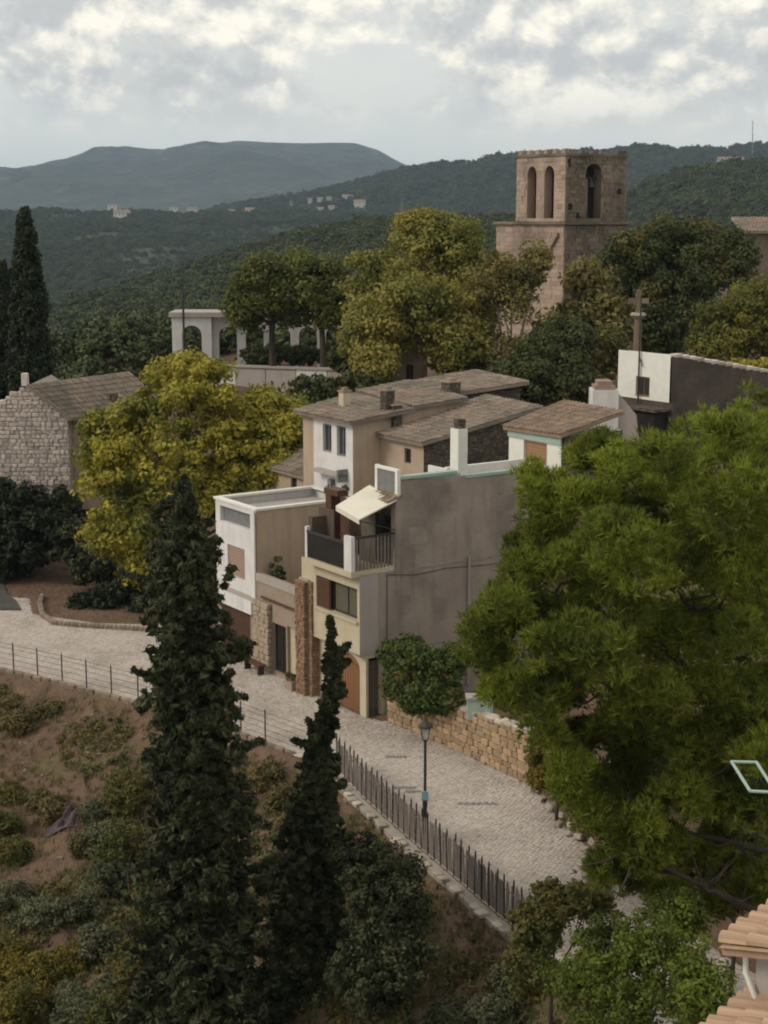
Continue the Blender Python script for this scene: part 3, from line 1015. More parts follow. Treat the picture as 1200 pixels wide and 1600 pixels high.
def stone_obj(parent, name, centre, size, rotz, mname, tilt=0.0):
    o = bpy.data.objects.new(name, stone_mesh(mname))
    o.parent = parent
    o.location = Vector(centre) - origin_of(parent)
    o.scale = size
    o.rotation_euler = (random.uniform(-tilt, tilt), random.uniform(-tilt, tilt), rotz)
    COL.objects.link(o)
    return o


def masonry(parent, A, B, z0f, z1f, mname, sw=0.34, sh=0.2, proud=0.05, thick=0.22, limit=300, name='stone', skip=None):
    """random-width courses of separate stones on the face from A to B (seen from the side to the right of A->B)"""
    A, B = Vector(A), Vector(B); A.z = B.z = 0
    U = (B - A).normalized(); w = (B - A).length
    Nn = Vector((U.y, -U.x, 0)); rz = math.atan2(U.y, U.x)
    n = 0; u = 0
    zmax = max(z1f(k / 20) for k in range(21)); zmin = min(z0f(k / 20) for k in range(21))
    z = zmin
    while z < zmax:
        h = sh * random.uniform(0.8, 1.25); u = random.uniform(-.2, 0)
        while u < w:
            ww = sw * random.uniform(0.65, 1.5)
            a, b = max(u, 0), min(u + ww, w); c = (a + b) / 2 / w
            if b - a > 0.06 and z + h * 0.45 < z1f(c) and z + h * .5 > z0f(c) and n < limit and not (skip and skip(c * w, z + h / 2)):
                p = A + U * (a + b) / 2 + UP * (z + h / 2) - Nn * (thick / 2 - proud + random.uniform(0, .04))
                stone_obj(parent, name, p, ((b - a) * .95, thick, h * .93), rz, mname); n += 1
            u += ww
        z += h
    return n


#@@HOUSES

# ---- tall house with balcony and grey gable wall (nearest)
t = thing('grey_gabled_house', FR(0, 0, 0), 'three-storey house with cream front, covered balcony and long bare grey side wall', 'house')
body = MB()
NF = -E2; NS = -E1
# upper floors stand 0.3 m proud of the ground floor on the street side
walls(body, FR(0, 0, 0), E1, NF, 4.5, -0.3, 2.7, [(0.45, 2.15, -0.3, 2.45, 0.55)], 0.3)
walls(body, FR(0, -.3, 0), E1, NF, 4.5, 2.7, 6.0, [(0.18, 3.33, 4.08, 5.42)], 0.35)
body.poly([FR(0, 0, 2.7), FR(4.5, 0, 2.7), FR(4.5, -.3, 2.7), FR(0, -.3, 2.7)])
body.poly([FR(4.5, -.3, 0), FR(4.5, 9, 0), FR(4.5, 9, 6), FR(4.5, -.3, 6)])
body.build('front_wall', M['cream'], t)
sw_ = MB()
walls(sw_, FR(0, 0, 0), E2, NS, 0.9, -0.3, 2.62, [(0.12, 0.78, -0.3, 2.5)], 0.5)
sw_.build('porch_wall', M['cream'], t)
sw2 = MB(); sw2.poly([FR(0, -.3, 2.62), FR(0, .64, 2.62), FR(0, .64, 6.02), FR(0, -.3, 6.02)])
sw2.poly([FR(0, -.3, 2.62), FR(0, .64, 2.62), FR(.4, .64, 2.62), FR(.4, -.3, 2.62)])
sw2.build('pale_wall', M['pale'], t)
g = MB()
gp = [(0.64, 2.62), (0.9, 2.62), (0.9, -0.5), (9.4, -0.5), (9.4, 9.45), (1.66, 9.72), (1.5, 9.0), (1.42, 8.6), (1.42, 6.02), (0.64, 6.02)]
g.poly([FR(-.03, a, b) for a, b in gp]); g.poly([FR(.28, a, b) for a, b in gp][::-1])
for q, q2 in zip(gp, gp[1:] + gp[:1]):
    g.poly([FR(-.03, *q), FR(.28, *q), FR(.28, *q2), FR(-.03, *q2)])
g.build('side_wall', M['grey'], t)
rest = MB()
rest.fbox(FR, 0.3, 1.6, 1.75, 9.3, 6.0, 9.05).fbox(FR, 1.6, 4.5, 4.2, 9.3, 5.9, 7.6).fbox(FR, 0.3, 4.4, 1.3, 9.2, 2.5, 5.85)
rest.build('rear_wall', M['grey'], t)
pl = MB().fbox(FR, 3.8, 4.55, -.42, -.02, -.1, 5.1)
pst = pl.build('pilaster', M['mortar'], t)
masonry(pst, FR(3.8, -.42, 0), FR(4.55, -.42, 0), lambda c: 0, lambda c: 5.05, 'brick', 0.3, 0.13, .015)
masonry(pst, FR(3.8, .0, 0), FR(3.8, -.42, 0), lambda c: 0, lambda c: 5.05, 'brick', 0.3, 0.13, .015)
# garage door: boards in an arched opening
dr = slab(t, FR(0, 0, 0), E1, NF, 0.45, 2.15, -0.1, 2.45, -.24, -.2, 'dark', 'garage_door')
slats(dr, FR(0, 0, 0), E1, NF, 0.46, 2.14, -0.05, 2.0, -.2, -.15, 'brownwood', 'plank', 9, True)
slab(dr, FR(0, 0, 0), E1, NF, 0.50, 2.10, 2.02, 2.4, -.2, -.16, 'brownwood', 'door_head')
# gate in porch side
gt = slab(t, FR(0, 0, 0), E2, NS, .12, .78, -.05, 2.5, -.42, -.38, 'dark', 'gate')
slats(gt, FR(0, 0, 0), E2, NS, .14, .77, 0.0, 2.3, -.3, -.26, 'fence', 'slat', 7, True)
# first-floor window: reddish shutter, curtain, dark opening
wn = window(t, FR(0, -.3, 0), E1, NF, 0.18, 3.33, 4.08, 5.42, 'iron', 'curtain', 0.28, 0.08, 2)
wn['label'] = 'wide window with olive curtain behind dark frame'
sh_ = slab(t, FR(0, -.3, 0), E1, NF, 2.3, 3.31, 4.09, 5.4, -.1, -.07, 'shutter', 'shutter')
slats(sh_, FR(0, -.3, 0), E1, NF, 2.34, 3.27, 4.13, 5.37, -.07, -.03, 'shutter', 'louvre', 9)
slab(t, FR(0, -.3, 0), E1, NF, .1, 3.4, 3.98, 4.08, .0, .1, 'cream', 'window_sill')
# balcony
bal = MB().fbox(FR, 0.0, 3.6, -.7, 1.4, 5.96, 6.2).build('balcony_floor', M['cream'], t)
MB().fbox(FR, 0.02, .56, -.68, -.5, 6.2, 7.62).fbox(FR, 3.42, 3.58, -.68, -.5, 6.2, 7.5).build('balcony_pillar', M['white'], bal)
MB().fbox(FR, .56, 3.42, -.66, -.62, 6.24, 7.25).build('balcony_screen', M['dark'], bal)
MB().fbox(FR, 0.56, 3.42, -.7, -.62, 7.26, 7.36).build('handrail', M['iron'], bal)
for k in range(11):
    MB().fbox(FR, .02, .06, -.45 + k * .17, -.36 + k * .17, 6.22, 7.52).build('baluster', M['fence'], bal)
MB().fbox(FR, .0, .08, -.5, 1.42, 7.52, 7.6).build('side_rail', M['iron'], bal)
# back wall of the loggia with dark doors
lg = MB(); walls(lg, FR(.3, 1.5, 0), E1, NF, 4.1, 6.1, 8.9 if False else 8.45, [(0.1, 1.3, 6.2, 8.2)], .25)
lg.build('loggia_wall', M['shutter'], t)
window(t, FR(.3, 1.5, 0), E1, NF, 0.1, 1.3, 6.2, 8.2, 'iron', 'dark', .15, .07, 1, 'balcony_door')
MB().fbox(FR, 2.7, 3.9, .2, .26, 6.2, 8.2).build('reed_screen', M['screen'], t)
MB().fbox(FR, .7, 1.7, .9, .94, 6.2, 8.4).build('curtain', M['curtain'], t)
MB().fbox(FR, 3.3, 3.58, -.5, .2, 6.2, 7.9).build('side_screen', M['screen'], t)
# awning
aw = thing('awning', FR(.5, .4, 8.6), 'cream canvas awning sloping over the covered balcony', 'awning')
A0, A1, A2, A3 = FR(1.2, -.65, 8.72), FR(-.35, -.55, 8.4), FR(-.1, 1.45, 8.95), FR(2.0, 1.5, 9.25)
am = MB(); dz = Vector((0, 0, -.05))
am.hexa([A0 + dz, A1 + dz, A2 + dz, A3 + dz, A0, A1, A2, A3]); am.build('canvas', M['awning'], aw)
MB().hexa([A0 + dz * 4, A1 + dz * 4, A1 + dz * 4 + E2 * .03, A0 + dz * 4 + E2 * .03, A0 + dz, A1 + dz, A1 + dz + E2 * .03, A0 + dz + E2 * .03]).build('valance', M['awning'], aw)
MB().tube([FR(-.1, 1.4, 7.7), A1 + dz], .02).build('arm', M['iron'], aw)
MB().tube([FR(1.5, 1.5, 7.9), A0 + dz], .02).build('arm', M['iron'], aw)
# brown flue standing on the balcony end
fl = thing('balcony_flue', FR(3.0, .55, 6.2), 'brown square flue rising beside the awning in front of the white wall', 'flue')
MB().fbox(FR, 3.3, 3.75, .45, .9, 6.2, 8.75).build('shaft', M['shutter'], fl)
MB().fbox(FR, 2.75, 3.8, .4, .95, 8.75, 9.0).build('cowl', M['shutter'], fl)
# roof terrace edge
tp = MB().fbox(FR, -.08, .3, 1.66, 4.5, 9.74, 9.86).fbox(FR, -.08, .3, 4.9, 9.4, 9.5, 9.62).build('terrace_coping', M['verdi'], t)
MB().fbox(FR, 0.0, .26, 2.4, 4.7, 9.5, 9.74).build('mint_band', M['verdi'], t)
pn = MB().fbox(FR, 1.42, 1.58, 1.5, 1.66, 9.05, 10.18).fbox(FR, -.05, .12, 1.5, 1.66, 9.05, 10.15).fbox(FR, .12, 1.42, 1.5, 1.66, 10.05, 10.16).build('terrace_screen_frame', M['whiteclean'], t)
MB().fbox(FR, .12, 1.42, 1.55, 1.6, 9.1, 10.05).build('glass_panel', M['glassy'] if 'glassy' in M else M['greymetal'], pn)
tile_roof(t, FR(-.1, 1.0, 8.85), FR(2.3, 1.0, 8.85), FR(2.3, 1.75, 9.15), FR(-.1, 1.75, 9.15), m='redtile', thick=.08, name='terrace_eave')
MB().fbox(FR, .3, 1.6, 4.2, 4.3, 9.05, 9.9).build('terrace_wall', M['whiteclean'], t)
MB().fbox(FR, 1.62, 1.8, 5.2, 10.0, 7.6, 9.7).build('terrace_wall', M['whiteclean'], t)
pp_ = MB().fbox(FR, .05, .6, 4.62, 5.1, 9.05, 11.55).build('white_chimney', M['whiteclean'], t)
MB().fbox(FR, .12, .5, 4.7, 5.05, 11.55, 11.95).build('chimney_cap', M['darkstone'], pp_)
MB().fbox(FR, .1, .2, 4.6, 4.62, 0, 0.1)
for (d0, d1, z0, z1) in [(2.1, 3.0, 7.0, 7.7), (6.3, 7.6, 7.9, 8.6), (3.4, 4.1, 3.6, 4.6), (7.2, 8.4, 5.2, 6.1), (1.8, 2.2, 4.6, 4.9)]:
    MB().fbox(FR, -.036, -.03, d0, d1, z0, z1).build('render_patch', M['greypatch'], t)
MB().tube([FR(-.06, 1.0, 5.9), FR(-.06, 2.4, 5.72), FR(-.06, 4.0, 5.8), FR(-.06, 6.4, 5.66), FR(-.06, 9.2, 5.9)], .014, 5).build('cable', M['iron'], t)
MB().tube([FR(-.05, 1.0, 2.7), FR(-.05, 1.0, 5.9)], .014, 5).build('cable', M['iron'], t)
for z in (2.62, 5.94): MB().fbox(FR, -.045, -.03, .9, 9.3, z, z + .05).build('floor_line', M['greypatch'], t)
dp = MB().tube([FR(-.12, 5.13, 6.2), FR(-.12, 5.13, 0.6)], .06, 8).build('downpipe', M['pale'], t)
# terrace room with brown shutter
t = thing('terrace_room', FR(0, 10, 9), 'white rooftop room with mint lintel and orange-brown shutter at the end of the grey wall', 'house')
b = MB(); walls(b, FR(-.3, 9.9, 0), E1, NF, 3.6, 7.5, 10.9, [(.95, 2.55, 9.1, 10.45)], .25)
b.fbox(FR, -.28, 3.3, 10.3, 13.4, 7.5, 10.9)
b.build('wall', M['whiteclean'], t)
slab(t, FR(-.3, 9.9, 0), E1, NF, -.02, 3.62, 10.5, 10.84, 0, .07, 'verdi', 'lintel')
s_ = slab(t, FR(-.3, 9.9, 0), E1, NF, .95, 2.55, 9.1, 10.45, -.2, -.16, 'orange', 'shutter')
slats(s_, FR(-.3, 9.9, 0), E1, NF, .97, 2.53, 9.12, 10.44, -.16, -.12, 'orange', 'louvre', 10)
MB().fbox(FR, -.34, -.28, 10.05, 13.4, 7.5, 10.9).build('side_wall', M['darkstone'], t)
tile_roof(t, FR(-.5, 9.7, 10.98), FR(3.5, 9.7, 10.92), FR(3.5, 13.3, 11.85), FR(-.5, 13.3, 11.75), m='redtile')
# white block behind it
t = thing('white_chimney_block', FR(5, 17, 9), 'pale grey-white square block with small tiled cap left of the high white wall', 'chimney')
bw = at(927, 610, 75); bw2 = at(967, 612, 75)
ax = bw.x; wx = bw2.x - bw.x
MB().box((ax, 75, 8.5), (ax + wx, 76.6, bw.z)).build('shaft', M['white'], t)
MB().box((ax + .1, 75.1, bw.z), (ax + wx - .15, 76.4, bw.z + .2)).box((ax + .25, 75.2, bw.z + .2), (ax + wx - .3, 76.3, bw.z + .42)).build('cap', M['redtile'], t)
# lean-to going down from block
MB().hexa([(ax + wx, 75.1, 8.5), (ax + wx + 1.2, 75.1, 8.5), (ax + wx + 1.2, 76.5, 8.5), (ax + wx, 76.5, 8.5),
           (ax + wx, 75.1, bw.z - .15), (ax + wx + .9, 75.1, bw.z - 1.2), (ax + wx + .9, 76.5, bw.z - 1.2), (ax + wx, 76.5, bw.z - .15)]).build('buttress', M['pale'], t)

# ---- one-storey link with terrace between the tall house and the white one
t = thing('terrace_link_house', FR(6.5, 0, 0), 'low stone-fronted house with roof terrace between white house and tall house', 'house')
b = MB(); walls(b, FR(4.55, 0, 0), E1, NF, 4.45, -.3, 4.38, [(1.85, 3.05, 0.15, 2.4), (.85, 1.75, -.3, 2.5)], .3)
b.fbox(FR, 4.6, 8.95, .35, 5, 3.1, 3.35); b.poly([FR(4.55, 0, 4.38), FR(9.0, 0, 4.38), FR(9.0, .25, 4.38), FR(4.55, .25, 4.38)])
b.poly([FR(4.55, .25, 3.3), FR(9.0, .25, 3.3), FR(9.0, .25, 4.38), FR(4.55, .25, 4.38)])
b.build('wall', M['pinkish'], t)
slab(t, FR(4.55, 0, 0), E1, NF, .05, .7, -.2, 4.36, .0, .06, 'beige', 'pier')
window(t, FR(4.55, 0, 0), E1, NF, 1.85, 3.05, .15, 2.4, 'iron', 'dark', .2, .07, 1)
d_ = slab(t, FR(4.55, 0, 0), E1, NF, .85, 1.75, -.1, 2.48, -.2, -.15, 'cream', 'door')
slab(d_, FR(4.55, 0, 0), E1, NF, .92, .97, 1.0, 1.12, -.15, -.1, 'iron', 'handle')
slab(t, FR(4.55, 0, 0), E1, NF, .7, 4.4, 4.05, 4.4, .0, .05, 'pale', 'parapet_band')
slab(t, FR(4.55, 0, 0), E1, NF, .7, 3.9, 3.35, 3.43, .02, .12, 'shutter', 'red_rail')
masonry(t, FR(7.62, -.02, 0), FR(9.0, -.02, 0), lambda c: 0, lambda c: 3.25, 'linkstone', .4, .24, .02)
ptp = thing('terrace_plant', FR(8.6, .8, 3.35), 'dark potted plant on the terrace against the white house corner', 'plant')
MB().fbox(FR, 8.45, 8.8, .65, 1.0, 3.35, 3.75).build('pot', M['redtile'], ptp)
q = FR(8.6, .8, 4.3); np_mesh('foliage', leaves(clumps_in([(q.x, q.y, q.z, .35, .35, .7)], 14, .2), 40, .12), 4, L['ivy'], ptp)

# ---- white narrow house with flat roof
t = thing('white_house', FR(10.9, 0, 0), 'narrow flat-roofed white house with dusty pink shutter and beige side wall', 'house')
b = MB()
walls(b, FR(9.0, 0, 0), E1, NF, 3.8, 2.6, 7.22, [(1.05, 2.7, 3.8, 5.25), (.35, 3.35, 6.25, 6.98)], .3)
b.fbox(FR, 8.98, 12.8, 0.3, .5, 6.25, 7.0)
b.poly([FR(12.8, 0, -.3), FR(12.8, 5.4, -.3), FR(12.8, 5.4, 7.22), FR(12.8, 0, 7.22)])
b.poly([FR(9, 5.4, -.3), FR(12.8, 5.4, -.3), FR(12.8, 5.4, 7.22), FR(9, 5.4, 7.22)])
b.build('front_wall', M['white'], t)
b = MB(); walls(b, FR(9.0, 0, 0), E1, NF, 3.8, -.3, 2.6, [(.6, 3.4, -.3, 2.3)], .3); b.build('ground_floor_wall', M['pinkish'], t)
MB().poly([FR(8.97, 0.02, -.3), FR(8.97, 5.4, -.3), FR(8.97, 5.4, 7.2), FR(8.97, 0.02, 7.2)]).build('side_wall', M['beige'], t)
MB().fbox(FR, 9.2, 12.6, .25, 5.2, 6.7, 6.85).build('roof', M['pale'], t)
MB().fbox(FR, 8.9, 12.9, -.06, .24, 7.22, 7.32).fbox(FR, 8.9, 9.2, .24, 5.5, 7.22, 7.32).fbox(FR, 12.6, 12.9, .24, 5.5, 7.22, 7.32).fbox(FR, 9.2, 12.6, 5.2, 5.5, 7.22, 7.32).build('roof_coping', M['whiteclean'], t)
slab(t, FR(9, 0, 0), E1, NF, .35, 3.35, 6.25, 6.98, -.26, -.2, 'greymetal', 'balustrade_panel')
MB().fbox(FR, 9.0, 9.35, -.08, .0, 2.75, 7.25).build('corner_strip', M['white'], t)
s_ = slab(t, FR(9, 0, 0), E1, NF, 1.05, 2.7, 3.8, 5.25, -.14, -.1, 'dusty', 'shutter')
slats(s_, FR(9, 0, 0), E1, NF, 1.08, 2.67, 3.83, 5.22, -.1, -.07, 'dusty', 'louvre', 9)
slab(t, FR(9, 0, 0), E1, NF, .0, 3.8, 3.05, 3.2, .0, .22, 'pale', 'ledge')
slab(t, FR(9, 0, 0), E1, NF, .0, 3.8, 2.45, 3.05, .0, .3, 'white', 'garage_hood')
d_ = slab(t, FR(9, 0, 0), E1, NF, .6, 3.4, -.1, 2.3, -.22, -.18, 'shutter', 'garage_door')
slats(d_, FR(9, 0, 0), E1, NF, .62, 3.38, 0, 2.25, -.18, -.13, 'shutter', 'plank', 12, True)
for k, (s, d) in enumerate([(9.6, 4.3), (9.1 + .3, 5.0)]):
    pt = thing('plant_pot', FR(s, d, 6.85), ['small potted plant on the white house roof nearer the street', 'small potted plant at the back edge of the white house roof'][k], 'plant pot', 'pots on the flat roof')
    MB().tube([FR(s, d, 6.85), FR(s, d, 7.45)], [.14, .2], 10).build('pot', M['redtile'], pt)
    q = FR(s, d, 7.7); np_mesh('foliage', leaves(np.array([[q.x, q.y, q.z, .25]]), 90, .12), 4, L['ivy'], pt)

# ---- tall white fronted house behind
t = thing('tall_white_house', FR(12, 6, 5), 'tall house with white front, two tall grey windows and old tiled roof', 'house')
D0 = FR(10.2, 6, 0)
b = MB(); walls(b, D0, E1, NF, 3.55, 2, 10.66, [(.62, 1.42, 8.9, 10.36), (1.9, 2.7, 8.95, 10.32), (1.35, 2.45, 5.95, 7.2)], .25)
b.build('front_wall', M['white'], t)
b = MB(); walls(b, FR(10.2 + 3.55, 6, 0), E1, NF, 1.0, 2, 10.66); b.poly([FR(14.75, 6, 2), FR(14.75, 12, 2), FR(14.75, 12, 11), FR(14.75, 6, 10.66)]); b.build('outer_wall', M['beige'], t)
b = MB(); walls(b, D0, E2, NS, 6.5, 2, 10.7); b.poly([FR(10.2, 6, 10.7), FR(10.2, 12.5, 10.7), FR(10.2, 12.5, 11.2), FR(10.2, 9, 11.0)]); b.build('side_wall', M['beige'], t)
window(t, D0, E1, NF, .62, 1.42, 8.9, 10.36, 'greymetal', 'glass', .16, .09, 1)
window(t, D0, E1, NF, 1.9, 2.7, 8.95, 10.32, 'greymetal', 'glass', .16, .09, 1)
window(t, D0, E1, NF, 1.35, 2.45, 5.95, 7.2, 'shutter', 'dark', .16, .09, 1)
c_ = slab(t, D0, E1, NF, .45, 3.0, 8.0, 8.12, .0, .55, 'pale', 'window_canopy')
slab(c_, D0, E1, NF, .45, .6, 7.75, 8.35, .0, .55, 'greymetal', 'canopy_cheek')
lp = slab(t, D0, E1, NF, 1.6, 1.9, 7.4, 7.7, .0, .25, 'greymetal', 'wall_lamp')
tile_roof(t, FR(9.8, 5.6, 10.72), FR(15.0, 5.6, 10.74), FR(15.0, 9.3, 11.4), FR(9.8, 9.3, 11.1))
tile_roof(t, FR(9.9, 9.3, 11.2), FR(15.0, 9.3, 11.5), FR(15.0, 12.6, 11.85), FR(9.9, 12.6, 11.4))
chimney(t, FR, 12.9, 7.2, 10.8, 11.75, .42, 'cream', 'redtile')
chimney(t, FR, 10.2, 7.9, 10.5, 12.0, .5, 'darkstone')
# roof beyond
t = thing('rear_tiled_house', FR(14, 15, 8), 'dark-walled house with a low tiled roof rising behind the tall white house', 'house')
MB().fbox(FR, 12.0, 16, 12.9, 17.6, 6, 11.35).build('wall', M['darkstone'], t)
tile_roof(t, FR(11.6, 12.7, 11.42), FR(16.2, 12.7, 11.55), FR(16.2, 17.9, 12.0), FR(11.6, 17.9, 11.75))
chimney(t, FR, 11.2, 12.4, 10.5, 12.05, .7, 'darkstone')

# ---- middle house with dark stone gable
t = thing('dark_gable_house', FR(8.7, 7.6, 5), 'low house with sloping old tiles, beige front and dark rubble side wall', 'house')
F0 = FR(6.67, 7.6, 0)
b = MB(); walls(b, F0, E1, NF, 4.1, 4, 9.9, [(1.02, 1.55, 8.85, 9.55)], .25); b.build('front_wall', M['beige'], t)
b = MB(); b.poly([FR(6.67, 7.6, 4), FR(6.67, 14.3, 4), FR(6.67, 14.3, 11.1), FR(6.67, 7.6, 9.85)]); b.poly([FR(10.7, 7.6, 4), FR(10.7, 14.3, 4), FR(10.7, 14.3, 11.1), FR(10.7, 7.6, 9.85)])
b.poly([FR(6.67, 14.3, 4), FR(10.7, 14.3, 4), FR(10.7, 14.3, 11.1), FR(6.67, 14.3, 11.1)]); b.build('side_wall', M['darkstone'], t)
window(t, F0, E1, NF, 1.02, 1.55, 8.85, 9.55, 'shutter', 'dark', .15, .06, 0)
tile_roof(t, FR(6.4, 7.3, 10.0), FR(10.9, 7.3, 10.0), FR(10.9, 14.5, 11.35), FR(6.4, 14.5, 11.2))
chimney(t, FR, 10.0, 8.2, 9.9, 11.3, .5, 'darkstone')

# ---- small house low behind the white one
t = thing('small_tiled_house', FR(17, 7, 3), 'small beige house with brown tiled roof left of the tall white house', 'house')
b = MB(); walls(b, FR(15.2, 7, 0), E1, NF, 4.2, 2, 7.2, [(.5, 1.1, 5.9, 6.9), (1.9, 2.5, 5.9, 6.9)], .2); b.fbox(FR, 15.25, 19.35, 7.3, 11, 2, 7.15); b.build('wall', M['beige'], t)
window(t, FR(15.2, 7, 0), E1, NF, .5, 1.1, 5.9, 6.9, 'shutter', 'dark', .15, .06, 1)
window(t, FR(15.2, 7, 0), E1, NF, 1.9, 2.5, 5.9, 6.9, 'shutter', 'dark', .15, .06, 1)
tile_roof(t, FR(15.0, 6.7, 7.2), FR(19.6, 6.7, 7.2), FR(19.6, 10.5, 8.9), FR(15.0, 10.5, 8.9))

# ---- high white facade with long dark wall
OH = at(1048, 553, 78); OH.z = 0


def HF(s, d, z):
    return OH + E1 * s + E2 * d + UP * z


t = thing('white_end_house', HF(2, 0, 9), 'square white house end with one small window above dark stone walls', 'house')
b = MB(); walls(b, HF(0, 0, 0), E1, NF, 3.85, 10.88, 13.32, [(1.45, 2.48, 11.0, 12.05)], .25); b.fbox(HF, .05, 3.8, .3, .7, 10.9, 13.25); b.build('front_wall', M['whiteclean'], t)
MB().fbox(HF, .1, 3.7, .7, 4, 10.9, 12.6).build('rear_wall', M['darkstone'], t)
window(t, HF(0, 0, 0), E1, NF, 1.45, 2.48, 11.0, 12.05, 'brownwood', 'glass', .15, .1, 1)
MB().fbox(HF, -.2, 4.0, .06, 4, 7, 10.87).build('lower_wall', M['roughdark'], t)
slab(t, HF(0, 0, 0), E1, NF, -.1, 2.0, 10.45, 10.6, 0, 1.1, 'darkstone', 'shed_roof')
slab(t, HF(0, 0, 0), E1, NF, .1, 1.9, 8.6, 10.45, 0, .9, 'dark', 'shed_opening')
po = thing('utility_pole', HF(2.2, -.3, 10), 'thin dark pole standing in front of the square white house end', 'pole')
MB().tube([HF(2.15, -.12, 8), HF(2.15, -.12, 16.2)], [.055, .04], 8).build('post', M['iron'], po)
MB().tube([HF(1.9, -.12, 12.6), HF(2.15, -.12, 13.1)], .03).build('bracket', M['iron'], po)
t = thing('dark_stone_wall', HF(0, 4, 9), 'long dark stone wall stepping down to the right of the square white house', 'wall')
w_ = MB()
w_.hexa([HF(-.12, .05, 7), HF(-.12, 14, 7), HF(.4, 14, 7), HF(.4, .35, 7), HF(-.12, .05, 13.25), HF(-.12, 14, 10.9), HF(.4, 14, 10.9), HF(.4, .35, 13.25)])
w_.build('wall', M['roughdark'], t)
for k in range(26):
    f = (k + .5) / 26; d = .2 + f * 13.6; z = 13.25 - 2.35 * f
    stone_obj(t, 'coping_stone', HF(.12, d, z + .05), (.5, .62, .2), math.atan2(E2.y, E2.x) + math.pi / 2, 'palestone' if k % 3 == 0 else 'gablestone', .06)

# ---- stone gable house far left
OGx = -19.15; OGy = 92.0
t = thing('stone_gable_house', (-21.5, 92, 4), 'old rubble-stone house with pale gable end and brown tiled roof behind dark bushes', 'house')
apex = at(42, 603, 92); er = at(106, 652, 92)
b = MB()
gz0 = 2.0
A_ = Vector((-25.5, 92, 0)); B_ = Vector((er.x, 92, 0))
lft = -25.5
b.hexa([(lft, 92.05, gz0), (er.x, 92.05, gz0), (er.x, 99, gz0), (lft, 99, gz0), (lft, 92.05, er.z - .5), (er.x, 92.05, er.z), (er.x, 99, er.z), (lft, 99, er.z - .5)])
b.hexa([(lft, 92.05, er.z - .5), (er.x, 92.05, er.z), (er.x, 99, er.z), (lft, 99, er.z - .5), (lft + .02, 92.05, er.z - .4), (apex.x, 92.05, apex.z), (apex.x, 99, apex.z), (lft + .02, 99, er.z - .4)])
b.build('wall', M['mortar'], t)


def gtop(c):
    x = lft + (er.x - lft) * c
    if x < apex.x: return er.z - .4 + (apex.z - er.z + .4) * (x - lft) / (apex.x - lft)
    return apex.z + (er.z - apex.z) * (x - apex.x) / (er.x - apex.x)


masonry(t, (lft + 1.7, 92.05, 0), (er.x, 92.05, 0), lambda c: 4.2, lambda c: gtop((1.7 + c * (er.x - lft - 1.7)) / (er.x - lft)), 'gablestone', .34, .25, .08, .3)
for o_ in t.children:
    if o_.name.startswith('stone'):
        o_.rotation_euler = (0, random.gauss(0, .16), random.gauss(0, .1)); o_.scale = (o_.scale.x * random.uniform(.8, 1.1), o_.scale.y, o_.scale.z * random.uniform(.75, 1.15))
rr0 = Vector((er.x + .15, 91.8, er.z - .05)); rr1 = Vector((er.x + .15, 99.2, er.z - .05))
tile_roof(t, rr0, rr1 + Vector((5.0, -1.5, .0)), Vector((apex.x, 99.2, apex.z + .08)) + Vector((5.0, -.2, .1)), Vector((apex.x, 91.8, apex.z + .08)))
MB().box((apex.x - .3, 91.9, apex.z), (apex.x + .05, 92.4, apex.z + .75)).build('finial', M['gablestone'], t)
ch_ = at(176, 620, 95)
MB().box((ch_.x - .2, 95, ch_.z - 2), (ch_.x + .25, 95.5, ch_.z + .2)).build('chimney', M['darkstone'], t)
MB().box((er.x + .02, 93.2, 2.5), (er.x + 4.9, 97.5, er.z - .1)).build('wing_wall', M['beige'], t)

#@@TOWER
# ------------------------------------------------------------------ bell tower
aT = R(52)
TL = Vector((-math.cos(aT), math.sin(aT), 0)); TR = Vector((math.sin(aT), math.cos(aT), 0))
OT = at(885, 235, 128); OT.z = 0


def TF(l, r, z):
    return OT + TL * l + TR * r + UP * z


t = thing('bell_tower', TF(3, 3, 8.5), 'square stone bell tower with pointed openings and small battlements above the trees', 'bell tower')
nL = -TR; nR = -TL
LW, RW = 5.85, 7.1
up_ = MB()
holesL = [(1.35, 2.5, 20.2, 24.45, .8), (3.45, 4.55, 20.2, 24.45, .8)]
holesR = [(2.3, 4.15, 20.2, 24.6, .7)]
walls(up_, TF(0, 0, 0), TL, nL, LW, 19.95, 25.2, holesL, .9)
up_.poly([TF(LW, 0, 19.95), TF(LW, RW, 19.95), TF(LW, RW, 25.2), TF(LW, 0, 25.2)])
up_.poly([TF(0, 0, 25.2), TF(LW, 0, 25.2), TF(LW, RW, 25.2), TF(0, RW, 25.2)])
up_.poly([TF(0, RW, 19.95), TF(LW, RW, 19.95), TF(LW, RW, 25.2), TF(0, RW, 25.2)])
bw_ = up_.build('belfry_wall', M['tower'], t)
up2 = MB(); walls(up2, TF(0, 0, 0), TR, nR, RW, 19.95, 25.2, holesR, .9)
up2.build('belfry_side_wall', M['towerold_shade'], t)  # shade of the right face is put into this darker stone
# the filled-in left half of the big opening's lower part is set back a little
MB().hexa([TF(.35, 2.32, 20.2), TF(.35, 2.9, 20.2), TF(.75, 2.9, 20.2), TF(.75, 2.32, 20.2), TF(.35, 2.32, 23.4), TF(.35, 2.9, 23.4), TF(.75, 2.9, 23.4), TF(.75, 2.32, 23.4)]).build('opening_infill', M['towerold_shade'], t)
MB().hexa([TF(1.05, 1.05, 20), TF(LW - 1, 1.05, 20), TF(LW - 1, RW - 1, 20), TF(1.05, RW - 1, 20), TF(1.05, 1.05, 25), TF(LW - 1, 1.05, 25), TF(LW - 1, RW - 1, 25), TF(1.05, RW - 1, 25)]).build('dark_core', M['dark'], t)


